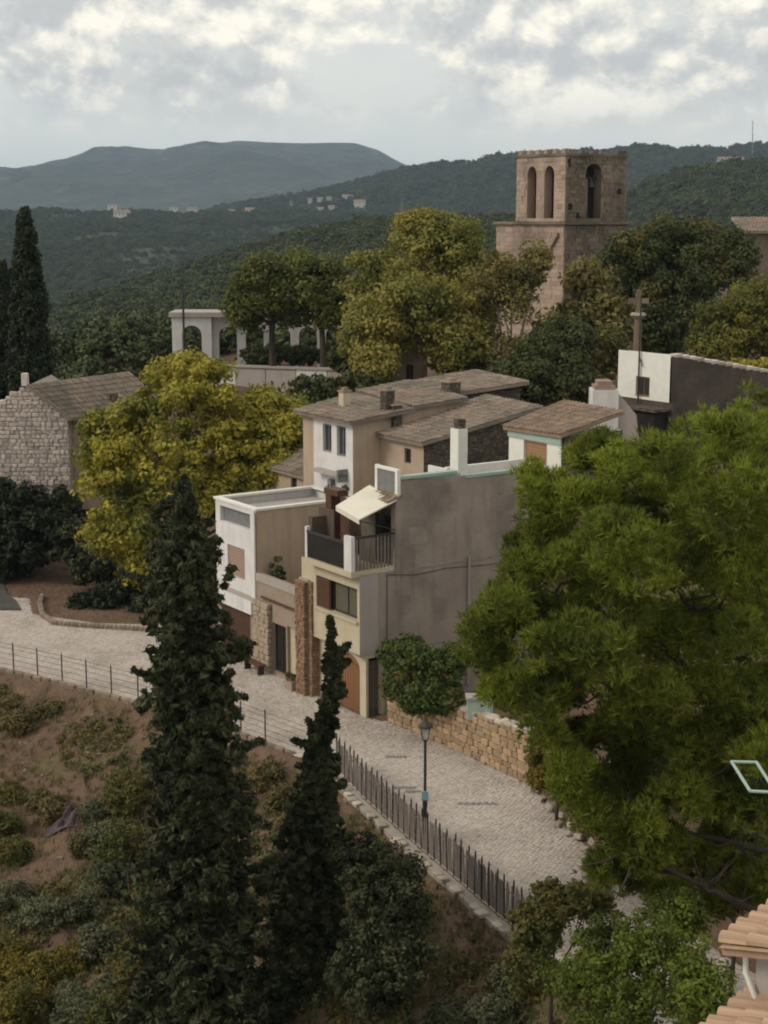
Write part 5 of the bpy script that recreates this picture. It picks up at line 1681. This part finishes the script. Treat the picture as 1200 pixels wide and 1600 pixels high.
#@@TREES
# ------------------------------------------------------------------ trees
tree('autumn_tree', 'big yellow autumn tree in front of the small tiled house, left of the white house', 'tree', base_at(235, 82),
     [E_(300, 630, 82, 95, 70), E_(390, 690, 82, 85, 70), E_(420, 650, 83, 55, 45), E_(200, 680, 81, 75, 60), E_(270, 740, 80, 105, 75), E_(175, 740, 80, 60, 66), E_(205, 830, 79, 66, 62), E_(290, 590, 83, 45, 35), E_(360, 760, 81, 60, 50), E_(235, 870, 79, 55, 45), E_(448, 690, 82, 34, 45), E_(440, 730, 81, 28, 28)],
     'yellow', .22, m=50, n=120, rc=.72, r0=.24, lo=.4)
# hilltop trees
tree('plane_tree', 'rounded green tree with dark trunk in front of the arcade, left one', 'tree', base_at(428, 113), [E_(420, 450, 113, 54, 50), E_(388, 480, 113, 36, 34), E_(452, 475, 113, 42, 36)], 'midgreen', .23, m=58, n=140, rc=.85, r0=.3)
tree('plane_tree', 'rounded green tree with dark trunk in front of the arcade, right one', 'tree', base_at(505, 112), [E_(495, 452, 112, 50, 50), E_(526, 480, 112, 36, 40), E_(470, 420, 113, 35, 25)], 'midgreen', .23, m=58, n=140, rc=.85, r0=.3)
tree('terrace_hedge', 'low dark hedge on the terrace just in front of the arcade', 'hedge', (-7, 115.5, gh(-7, 115.5)), [E_(400, 558, 115.5, 26, 16), E_(435, 556, 115.5, 26, 18), E_(475, 558, 115.5, 26, 16), E_(515, 558, 115.5, 24, 16)], 'dgreen', .22, m=34, n=60, rc=.4, r0=.06)
tree('small_round_tree', 'small dark round tree standing at the end of the pale retaining wall', 'tree', (-2.9, 108, gh(-2.9, 108)), [E_(540, 558, 108, 26, 20)], 'dgreen', .35, m=30, n=50, rc=.5, r0=.15)
tree('golden_tree', 'largest yellow-green tree on the hilltop left of the bell tower', 'tree', base_at(640, 104),
     [E_(690, 395, 104, 75, 62), E_(610, 440, 103, 70, 65), E_(740, 450, 104, 60, 62), E_(655, 480, 97, 85, 50), E_(575, 520, 98, 42, 55), E_(715, 545, 97, 48, 50), E_(585, 565, 96, 30, 28), E_(640, 530, 99, 50, 25), E_(660, 360, 105, 40, 28)],
     'golden', .235, m=56, n=125, rc=.95, r0=.38, lo=.4)
tree('sparse_tree', 'thin brownish tree with pale bare limbs in front of the bell tower base', 'tree', base_at(790, 98),
     [E_(800, 480, 98, 45, 65), E_(835, 420, 99, 28, 38), E_(770, 440, 98, 40, 50), E_(860, 540, 97, 45, 55), E_(800, 560, 97, 35, 35)],
     'sparse', .22, m=38, n=70, rc=.75, r0=.22, bark='palebark', lo=.3, fill=False)
tree('olive_tree', 'olive brown leafy tree between the bell tower and the stone cross', 'tree', base_at(930, 100),
     [E_(920, 450, 101, 40, 50), E_(945, 490, 100, 45, 45), E_(900, 510, 99, 40, 40), E_(935, 550, 97, 50, 45)], 'sparse', .32, m=40, n=55, rc=.8, r0=.22, lo=.35)
tree('dark_evergreen', 'nearly black evergreen mass between the tiled roofs and the tower trees', 'tree', base_at(870, 90),
     [E_(860, 570, 92, 60, 50), E_(830, 600, 90, 45, 40), E_(890, 610, 90, 45, 35), E_(880, 530, 93, 45, 30), E_(790, 595, 91, 20, 30)], 'dgreen', .22, m=56, n=110, rc=.7, r0=.2)
tree('oak_tree', 'broad dark green tree with yellowing left side right of the bell tower', 'tree', base_at(1050, 112),
     [E_(1040, 400, 114, 65, 55), E_(985, 420, 112, 50, 55), E_(1100, 440, 112, 70, 60), E_(1040, 480, 111, 65, 55), E_(1140, 400, 113, 40, 35), E_(1030, 520, 109, 50, 45), E_(1090, 380, 115, 45, 30)],
     'dgreen', .25, m=54, n=110, rc=.95, r0=.4)
tree('hedge_tree', 'olive green rounded tree at the right edge above the dark stone wall', 'tree', base_at(1160, 98),
     [E_(1140, 510, 98, 60, 45), E_(1195, 490, 99, 60, 55), E_(1240, 520, 98, 60, 60), E_(1120, 545, 97, 40, 25)], 'olive', .2, m=58, n=150, rc=.8, r0=.25)
tree('yellow_hedge', 'strip of yellow-green shrub behind the sloping top of the dark wall', 'shrub', base_at(1185, 93),
     [E_(1160, 572, 93, 25, 10), E_(1195, 574, 93, 28, 12), E_(1230, 580, 93, 28, 12)], 'yellow', .22, m=40, n=40, rc=.35, r0=.08)


def cypress(label, px, ytop, ybot, rpx, Y, base_z, lean=0):
    tp = at(px, ytop, Y); k = Y / FPX
    o = thing('cypress', (tp.x, Y, base_z), label, 'cypress')
    MB().tube([(tp.x, Y, base_z - .3), (tp.x, Y, tp.z - 1)], [.3, .05], 8).build('trunk', M['bark'], o)
    H = tp.z - base_z; m_ = 420
    h = RNG.uniform(.04, 1, m_); rad = rpx * k * np.clip(np.sin(np.clip(1 - h, 0, 1) * 2.0 + .12), .04, 1) ** .8
    an = RNG.uniform(0, math.tau, m_); f = RNG.uniform(.5, 1, m_)
    cl = np.stack([tp.x + np.cos(an) * rad * f, Y + np.sin(an) * rad * f, base_z + H * h, .22 + rad * .22], 1)
    np_mesh('crown', leaves(cl, 85, .2, 1.6, 1.6, .1), 4, L['cypress'], o)


cypress('tall black-green cypress rising above the stone house on the left', 38, 330, 610, 30, 100, 5.5)
cypress('second dark cypress cut by the left edge behind the tall one', 2, 415, 610, 22, 104, 5.5)

# dark shrubs behind the bend
tree('dark_shrub', 'large nearly black shrub at the left edge below the stone gable', 'shrub', base_at(30, 86), [E_(20, 800, 86, 62, 50), E_(60, 840, 85, 55, 50), E_(5, 870, 85, 50, 40), E_(-40, 800, 86, 40, 60)], 'cypress', .26, m=60, n=75, rc=.6, r0=.12)
tree('dark_shrub', 'brownish twiggy shrub below the gable beside the yellow tree', 'shrub', base_at(120, 83), [E_(125, 850, 84, 45, 50), E_(95, 800, 86, 35, 40), E_(150, 890, 82, 40, 35)], 'ivy', .24, m=40, n=60, rc=.5, r0=.1, lo=.4)
tree('dark_shrub', 'dark shrub under the yellow tree behind the low pale kerb', 'shrub', base_at(190, 79), [E_(190, 935, 79, 48, 30), E_(140, 945, 79, 35, 22), E_(240, 940, 78, 35, 28)], 'cypress', .2, m=40, n=55, rc=.4, r0=.08)
tree('dark_shrub', 'dark shrub between the yellow tree and the white house', 'shrub', base_at(330, 78), [E_(320, 880, 78, 45, 45), E_(330, 940, 77, 40, 40)], 'ivy', .22, m=40, n=60, rc=.5, r0=.1)

# dark shrubs filling behind roofs
tree('roof_side_shrub', 'dark tree mass low behind the tiled roofs of the houses', 'shrub', base_at(600, 96), [E_(560, 610, 95, 40, 25), E_(500, 610, 95, 50, 22), E_(740, 590, 97, 50, 25)], 'dgreen', .28, m=44, n=50, rc=.6, r0=.15)

# bush spilling over the honey-coloured wall
tree('garden_tree', 'dark green tree behind the big pine against the dark stone wall', 'tree', (15.5, 52, gh(15.5, 52)),
     [E_(1090, 800, 50, 90, 60), E_(1180, 760, 50, 90, 70), E_(1010, 860, 49, 60, 60), E_(1120, 900, 48, 90, 70), E_(1220, 880, 48, 90, 80), E_(1050, 980, 47, 60, 60), E_(1160, 1010, 47, 90, 60)],
     'midgreen', .13, m=56, n=70, rc=.5, r0=.16)
tree('wall_bush', 'dense green bush with reddish tips spilling over the honey-coloured wall', 'shrub', (2.2, 58.6, gh(2.2, 58.6)),
     [E_(655, 1040, 58, 46, 38), E_(690, 1060, 57.5, 32, 42), E_(628, 1050, 59.3, 24, 34), E_(672, 1085, 57, 36, 26), E_(632, 1078, 58.6, 24, 20), E_(704, 1092, 56.8, 20, 18), E_(612, 1020, 59.5, 16, 18), E_(712, 1030, 57.5, 16, 24), E_(640, 1010, 58.8, 22, 14), E_(648, 1098, 57.7, 22, 16), E_(618, 1072, 58.9, 18, 20), E_(688, 1098, 57, 26, 14)],
     'wallbush', .15, m=44, n=70, rc=.34, r0=.07, lo=.3)


# ---- the two dark foreground conifers
def conifer(label, Y, spine, size, dens, leafm='ivy', n=70, base_z=-4, name='dark_conifer', side=1.0):
    """spine: (px, py, radius px) from top down"""
    pts = [(at(px, py, Y), r * Y / FPX) for px, py, r in spine]
    b_ = pts[-1][0]
    o = thing(name, (b_.x, Y, base_z), label, 'conifer')
    mb = MB(); mb.tube([p for p, r in pts] + [Vector((b_.x, Y, base_z - .4))], [.03 + .16 * k / len(pts) for k in range(len(pts) + 1)], 8)
    cls = []
    for (p0, r0), (p1, r1) in zip(pts[:-1], pts[1:]):
        ln = (p1 - p0).length; m_ = int(ln * dens * (0.6 + (r0 + r1)))
        for _ in range(m_):
            f = random.random(); c = p0.lerp(p1, f); r = r0 + (r1 - r0) * f
            an = random.uniform(0, math.tau)
            hgt = c.z * 1.1
            wob = .92 + .75 * noise.noise(Vector((math.cos(an) * 1.3, math.sin(an) * 1.3, hgt * .9))) + .35 * noise.noise(Vector((math.cos(an) * 3, math.sin(an) * 3, hgt * 3.1)))
            rr = r * random.uniform(.2, 1.08) * wob
            q = c + Vector((math.cos(an) * rr, math.sin(an) * rr, -.18 * rr + random.uniform(-.1, .1)))
            cls.append((*q, random.uniform(.1, .24) * min(1.2, .32 + r * .55)))
            if random.random() < .35:
                mb.tube([c, c.lerp(q, .6) + UP * .05, q + (q - c) * .12], [.035, .022, .008], 4, cap=False)
    for _ in range(22):
        k = random.randrange(3, len(pts) - 1); (p0, r0), (p1, r1) = pts[k], pts[k + 1]
        f = random.random(); c = p0.lerp(p1, f); r = r0 + (r1 - r0) * f; an = random.uniform(0, math.tau)
        ext = r * random.uniform(1.1, 1.55) + .1; dr = Vector((math.cos(an), math.sin(an), random.uniform(.25, .7)))
        e = c + dr * ext; mb.tube([c, c + dr * ext * .6 - UP * .06, e], [.03, .02, .008], 4, cap=False)
        for q in range(5):
            w = c + dr * ext * (.6 + q * .1); cls.append((w.x, w.y, w.z, .13 - q * .016))
    mb.build('trunk', M['bark'], o)
    np_mesh('crown', leaves(np.array(cls), n, size, .8, 1.9, .1), 4, L[leafm], o)
    return o


conifer('tallest dark ivy-green conifer in the foreground left of the street', 40,
        [(288, 745, 4), (286, 780, 26), (284, 830, 48), (283, 900, 66), (290, 960, 68), (298, 1020, 68), (302, 1080, 74), (303, 1140, 84), (305, 1220, 80), (312, 1320, 88), (318, 1420, 98), (322, 1520, 106), (325, 1630, 112)], .128, 66, n=36)
conifer('smaller slim dark conifer with a crooked tip in front of the garage door', 42,
        [(514, 966, 1), (519, 985, 3), (515, 1002, 4), (524, 1018, 10), (531, 1030, 13), (520, 1050, 9), (519, 1080, 20), (511, 1110, 19), (505, 1150, 24), (494, 1200, 34), (490, 1260, 46), (492, 1320, 52), (495, 1400, 60), (495, 1500, 66), (495, 1640, 72)], .115, 70, n=44)


def ground_hit(px, py):
    d0 = at(px, py, 10) - Vector((0, 0, CAM_Z))
    Y = 26.0
    while Y < 80:
        p = Vector((0, 0, CAM_Z)) + d0 * (Y / 10)
        if p.z < gh(p.x, p.y): return Y
        Y += .3
    return Y


def G_(px, py, rpx, rpy):
    Y = ground_hit(px, py + rpy * .75)
    return E_(px, py, Y, rpx, rpy)


for lb, ells, lm in [
    ('dark spreading shrub mass right of the slim foreground conifer', [E_(590, 1375, 40, 72, 62), E_(600, 1460, 39, 75, 75), E_(620, 1400, 39.5, 55, 70), E_(625, 1510, 38, 60, 60), E_(560, 1340, 41, 50, 35), E_(570, 1540, 38, 90, 70), E_(630, 1420, 40, 38, 60)], 'ivy'),
    ('dim green shrub filling the gap between the two foreground conifers', [G_(430, 1540, 60, 60), G_(445, 1450, 42, 50), G_(400, 1600, 80, 60), G_(430, 1370, 34, 40)], 'ivy'),
    ('mixed green shrub at the foot of the tallest conifer on its left', [G_(205, 1240, 48, 45), G_(195, 1330, 52, 55), G_(240, 1420, 55, 65), G_(225, 1520, 65, 60), G_(180, 1590, 60, 50)], 'bush'),
    ('yellowish brown shrub in the lower left corner', [G_(60, 1530, 55, 40), G_(30, 1580, 60, 50), G_(100, 1510, 40, 30), G_(10, 1500, 40, 40)], 'yellowbush'),
    ('pale grey-green shrub above the yellowish corner shrub', [G_(120, 1420, 50, 34), G_(60, 1430, 45, 30), G_(150, 1480, 40, 34), G_(20, 1400, 30, 26)], 'greybush'),
    ('dark green shrub at the left edge halfway down the slope', [G_(0, 1290, 32, 26), G_(20, 1330, 30, 24), G_(15, 1240, 26, 18)], 'bush'),
    ('withered brown shrub beside the crumpled tarpaulin on the slope', [G_(85, 1265, 28, 20), G_(60, 1250, 24, 16), G_(130, 1320, 22, 20)], 'brownbush'),
    ('light green low shrub right of the crumpled tarpaulin', [G_(165, 1310, 34, 30), G_(175, 1370, 34, 30), G_(150, 1270, 24, 18)], 'greybush'),
    ('olive shrub on the slope just under the left street edge', [G_(30, 1130, 36, 18), G_(0, 1110, 34, 20), G_(75, 1110, 26, 14)], 'brownbush'),
    ('low green shrub at the bottom between corner shrub and tall conifer', [G_(130, 1590, 45, 30), G_(175, 1560, 40, 34), G_(110, 1560, 30, 22)], 'greybush'),
    ('small green shrub on the slope right behind the tallest conifer', [G_(415, 1215, 30, 26), G_(440, 1250, 26, 22)], 'brownbush'),
    ('bright yellow-green bush in the lower right beside the near roof', [E_(960, 1480, 31, 90, 60), E_(920, 1540, 30, 80, 60), E_(1040, 1500, 30, 80, 80), E_(1000, 1580, 29, 110, 60), E_(1090, 1560, 27, 60, 70), E_(1060, 1430, 31, 50, 40)], 'brightbush'),
    ('blue-green bush at the street end below the big pine', [E_(870, 1410, 36, 60, 36), E_(840, 1450, 36, 45, 40), E_(920, 1410, 37, 40, 28), E_(830, 1520, 35, 45, 45)], 'bush'),
    ('olive brown shrub behind the rockery, nearest the honey-coloured wall', [E_(860, 1175, 50, 40, 34), E_(905, 1215, 47, 38, 34), E_(850, 1210, 50, 24, 24)], 'yellowbush'),
    ('dim olive undergrowth shrub behind the rockery under the lowest pine limb', [E_(935, 1265, 45, 45, 34), E_(985, 1300, 42, 48, 36), E_(1030, 1330, 40, 45, 34), E_(955, 1225, 46, 40, 30)], 'brownbush'),
    ('large dark shrub in the shade behind the pine trunk', [E_(1060, 1220, 43, 80, 55), E_(1150, 1260, 41, 80, 60), E_(1000, 1180, 46, 60, 45), E_(1120, 1160, 45, 90, 50), E_(1210, 1200, 42, 60, 80)], 'ivy'),
    ('mid green shrub between the lowest pine limb and the near roofs', [E_(1090, 1350, 37, 60, 34), E_(1160, 1340, 36, 60, 40), E_(1220, 1360, 35, 60, 50), E_(1120, 1400, 35, 50, 26)], 'bush'),
    ('low dark shrub at the foot of the fence footing wall', [G_(800, 1540, 40, 34), G_(770, 1590, 50, 30), G_(700, 1590, 40, 22)], 'greybush'),
]:
    x = sum(e[0] for e in ells) / len(ells); y = sum(e[1] for e in ells) / len(ells)
    big_ = 'brightbush' == lm
    tree('shrub', lb, 'shrub', (x, y, gh(x, y)), ells, lm, .10 if not big_ else .085, m=56, n=80, rc=.28 if not big_ else .26, r0=.07, lo=.35, up=.3)

# ---- the big pine
PB = (13.5, 34.0, gh(13.5, 34.0))
t = thing('pine_tree', PB, 'huge bright green pine leaning over the street from the right', 'pine tree')
mb = MB()
tr = [Vector(PB) - UP * .4, Vector((13.2, 33.8, 3.5)), Vector((12.3, 33.6, 7)), Vector((11.2, 33.5, 10)), Vector((10.0, 33.5, 12.5)), Vector((9, 33.5, 14.6))]
mb.tube(tr, [.42, .36, .3, .23, .15, .06], 10)
limb_px = [((12.9, 33.7, 5), [(1185, 1425, 32.5), (1130, 1400, 32), (1085, 1378, 32), (1010, 1340, 32), (960, 1315, 32)], .13),
           ((12.5, 33.6, 6.2), [(1190, 1330, 33), (1120, 1310, 33), (1060, 1300, 33), (980, 1290, 33.5)], .10),
           ((12.0, 33.6, 8), [(1150, 1190, 33), (1060, 1150, 33), (990, 1095, 33), (930, 1060, 33.5), (840, 1030, 34)], .13),
           ((11.6, 33.5, 9), [(1120, 1080, 33.5), (1020, 1000, 33.5), (930, 950, 34), (850, 930, 34)], .12),
           ((10.8, 33.5, 11), [(1080, 950, 33.5), (1000, 860, 33.5), (920, 810, 34)], .1),
           ((10.2, 33.5, 12.2), [(1120, 830, 34), (1090, 740, 34)], .08)]
for s, pl_, r in limb_px:
    pts = [Vector(s)] + [at(*q) for q in pl_]
    mb.tube(pts, [r * (1 - .8 * k / (len(pts) - 1)) for k in range(len(pts))], 7)
    for k in range(1, len(pts)):
        for _ in range(4):
            a = pts[k - 1].lerp(pts[k], random.random()); d = Vector((random.gauss(-.3, .6), random.gauss(0, .8), random.gauss(.35, .4))).normalized()
            mb.tube([a, a + d * .6, a + d * 1.3 + UP * .2], [.04, .025, .01], 5, cap=False)
mb.build('trunk', M['bark'], t, smooth=True)
pads = []
# outline of the crown, as radii of pads laid over an irregular ball 6 m across
spec = [(1120, 700, 60), (1180, 680, 60), (1050, 730, 52), (985, 735, 48), (940, 730, 38), (895, 770, 45), (860, 800, 42), (845, 850, 45), (815, 895, 45), (785, 940, 42), (770, 985, 34), (775, 1040, 32),
        (830, 960, 55), (900, 870, 60), (960, 820, 60), (1030, 810, 62), (1110, 790, 65), (1190, 780, 65), (1250, 720, 65), (1250, 820, 70), (870, 1010, 52), (810, 1080, 40), (850, 1100, 40), (930, 950, 62), (1000, 900, 65), (1080, 880, 66), (1160, 880, 66), (1240, 900, 70),
        (950, 1030, 55), (1020, 990, 60), (1100, 980, 60), (1180, 980, 62), (890, 1080, 42), (960, 1110, 48), (1030, 1080, 50), (1110, 1070, 55), (1190, 1080, 60), (860, 1150, 32), (900, 1170, 36), (985, 1180, 42), (1060, 1170, 45), (1130, 1160, 50), (1200, 1180, 55),
        (880, 1200, 26), (935, 1230, 34), (1000, 1260, 40), (1070, 1250, 42), (1150, 1250, 48), (1210, 1270, 50), (965, 1300, 30), (1010, 1320, 38), (1060, 1330, 32), (1120, 1330, 26), (1190, 1350, 26), (1000, 1360, 22), (920, 1290, 30), (950, 1345, 26), (1040, 1395, 30), (1100, 1390, 32), (1160, 1400, 26), (880, 1245, 30), (975, 1230, 38), (1110, 1210, 44), (1180, 1120, 50), (1030, 1130, 45)]
for (px, py, r) in spec:
    low = min(max((py - 1050) / 300, 0), 1)
    for _ in range(3 if py < 1150 else 2):
        Y = 33.5 + random.uniform(-1, 1) * (4.0 if r > 50 else 2.6) * (1 - .4 * low)
        q = at(px + random.gauss(0, 14), py + random.gauss(0, 14), Y)
        pads.append((q.x, q.y, q.z, r * Y / FPX, r * Y / FPX * 1.1, r * Y / FPX * .72))
for p_ in pads[::3]:
    s = min((tr[2], tr[3], tr[4], tr[5]), key=lambda v: (v - Vector(p_[:3])).length)
cl = clumps_in(pads, 24, .26, .42, .3)
V = tufts(cl, 16, .2, .021, 5)
np_mesh('crown', V, 3, L['pine'], t)
print('pine tris', len(V) // 3)

# second small pine branchlets low on the right are part of the bright bush

# ------------------------------------------------------------------ slope cover
def grass_tufts(name, n, region, hgt, m, label, blades=9, w=.02, clumpf=0.5):
    x0, x1, y0, y1 = region
    x = RNG.uniform(x0, x1, n * 3); y = RNG.uniform(y0, y1, n * 3)
    k = (poly_dist(x, y, OUT) < -.35)
    cn = np.array([noise.noise(Vector((a * .35, b * .35, 2.0))) for a, b in zip(x, y)])
    k &= cn > -clumpf * RNG.uniform(0, 1, len(x))
    x, y = x[k][:n], y[k][:n]
    z = ground_h(x, y)
    T = len(x) * blades
    bx, by, bz = (np.repeat(a, blades) for a in (x, y, z))
    bx = bx + RNG.normal(0, .07, T); by = by + RNG.normal(0, .07, T)
    an = RNG.uniform(0, math.tau, T); ln = hgt * RNG.uniform(.4, 1.2, T); lean = RNG.uniform(.1, .9, T)
    dx, dy = np.cos(an), np.sin(an)
    sd = np.stack([-dy, dx, np.zeros(T)], 1) * w
    b0 = np.stack([bx, by, bz - .03], 1)
    tip = np.stack([bx + dx * ln * lean, by + dy * ln * lean, bz + ln], 1)
    V = np.stack([b0 - sd, b0 + sd, tip], 1).reshape(-1, 3)
    o = np_mesh(name, V, 3, m, kind='stuff'); o['label'] = label; o['category'] = 'grass'


grass_tufts('dry_grass', 6000, (-22, 6, 34, 68), .24, M['grass'], 'dry straw-coloured grass tufts over the bare slope')
grass_tufts('green_weeds', 5000, (-22, 8, 30, 54), .22, M['greengrass'], 'low green weeds scattered over the slope', clumpf=.1)

# low scrub on the slope: uncountable little plants
x = RNG.uniform(-20, 7, 9000); y = RNG.uniform(30, 67, 9000)
cn = np.array([noise.noise(Vector((a * .22, b * .22, 5.0))) for a, b in zip(x, y)])
k = (poly_dist(x, y, OUT) < -.9) & (cn > -.3 + .55 * np.clip((y - 44) / 16, 0, 1))
x, y = x[k], y[k]
cl = np.stack([x, y, ground_h(x, y) + .12, RNG.uniform(.12, .34, len(x))], 1)
half = len(cl) // 2
for nm, c_, mm, lb in [('undergrowth', cl[:half], 'bush', 'low dark green undergrowth on the slope'), ('brown_undergrowth', cl[half:], 'brownbush', 'low brown withered undergrowth on the slope')]:
    o = np_mesh(nm, leaves(c_, 22, .12, .8, 1.6, .3), 4, L[mm], kind='stuff'); o['label'] = lb; o['category'] = 'undergrowth'
# dead stalks and twigs standing in the scrub
tx = RNG.uniform(-20, 6, 900); ty = RNG.uniform(36, 66, 900)
kk = poly_dist(tx, ty, OUT) < -.6
tx, ty = tx[kk], ty[kk]; tz = ground_h(tx, ty); nT = len(tx)
b0 = np.repeat(np.stack([tx, ty, tz - .05], 1), 4, 0); dr = RNG.normal(size=(nT * 4, 3)) * .45; dr[:, 2] = np.abs(dr[:, 2]) + .6
tip = b0 + dr * RNG.uniform(.4, 1.1, nT * 4)[:, None] * .9
sd = np.cross(dr, RNG.normal(size=dr.shape)); sd /= np.linalg.norm(sd, axis=1)[:, None]; sd *= .011
o = np_mesh('dead_stalks', np.stack([b0 - sd, b0 + sd, tip], 1).reshape(-1, 3), 3, M['grass'], kind='stuff'); o['label'] = 'thin dead stalks and twigs standing over the slope'; o['category'] = 'dry stalks'
# small loose stones
V = []; F = []
mb = MB()
for _ in range(420):
    xx, yy = random.uniform(-20, 6), random.uniform(36, 66)
    if float(poly_dist(np.array([xx]), np.array([yy]), OUT)[0]) > -.6: continue
    zz = gh(xx, yy); s = random.uniform(.04, .16)
    q = [Vector((xx + random.uniform(.6, 1) * s * a, yy + random.uniform(.6, 1) * s * b, zz + c * s * random.uniform(.3, .7))) for c in (-1, 1) for a, b in ((-1, -1), (1, -1), (1, 1), (-1, 1))]
    mb.hexa(q)
o = mb.build('loose_stones', M['dirtstone'], kind='stuff'); o['label'] = 'small loose stones scattered on the slope'; o['category'] = 'stones'

# crumpled dark tarpaulin dumped on the slope
c = on_z(100, 1312, gh(-9.2, 47.5)); cx, cy = c.x, c.y
gx, gy = np.meshgrid(np.linspace(-1, 1, 22), np.linspace(-1, 1, 16))
hz = np.array([noise.noise(Vector((a * 2.1, b * 2.3, 4))) for a, b in zip(gx.ravel(), gy.ravel())]).reshape(gx.shape)
TX = cx + gx * .65 + hz * .15; TY = cy + gy * .5
o = grid_mesh('tarpaulin', TX, TY, ground_h(TX, TY) + .12 + .5 * np.clip(1 - gx ** 2 - gy ** 2, -.2, 1) * (0.6 + hz), M['tarp'], kind=None, smooth=False)
tag(o, 'crumpled dark purple-grey tarpaulin lying on the slope at the left', 'tarpaulin')

# ------------------------------------------------------------------ haze
hz_m = bpy.data.materials.new('haze_air'); hz_m.use_nodes = True
ht = hz_m.node_tree; ht.nodes.clear()
pv = ht.nodes.new('ShaderNodeVolumePrincipled')
pv.inputs['Color'].default_value = (0.56, 0.74, 0.98, 1)
pv.inputs['Density'].default_value = 0.00008
pv.inputs['Anisotropy'].default_value = 0.1
ho = ht.nodes.new('ShaderNodeOutputMaterial')
ht.links.new(pv.outputs[0], ho.inputs['Volume'])
hb = MB().box((-9000, -200, -130), (9000, 9500, 345)).build('haze', hz_m, kind='stuff')
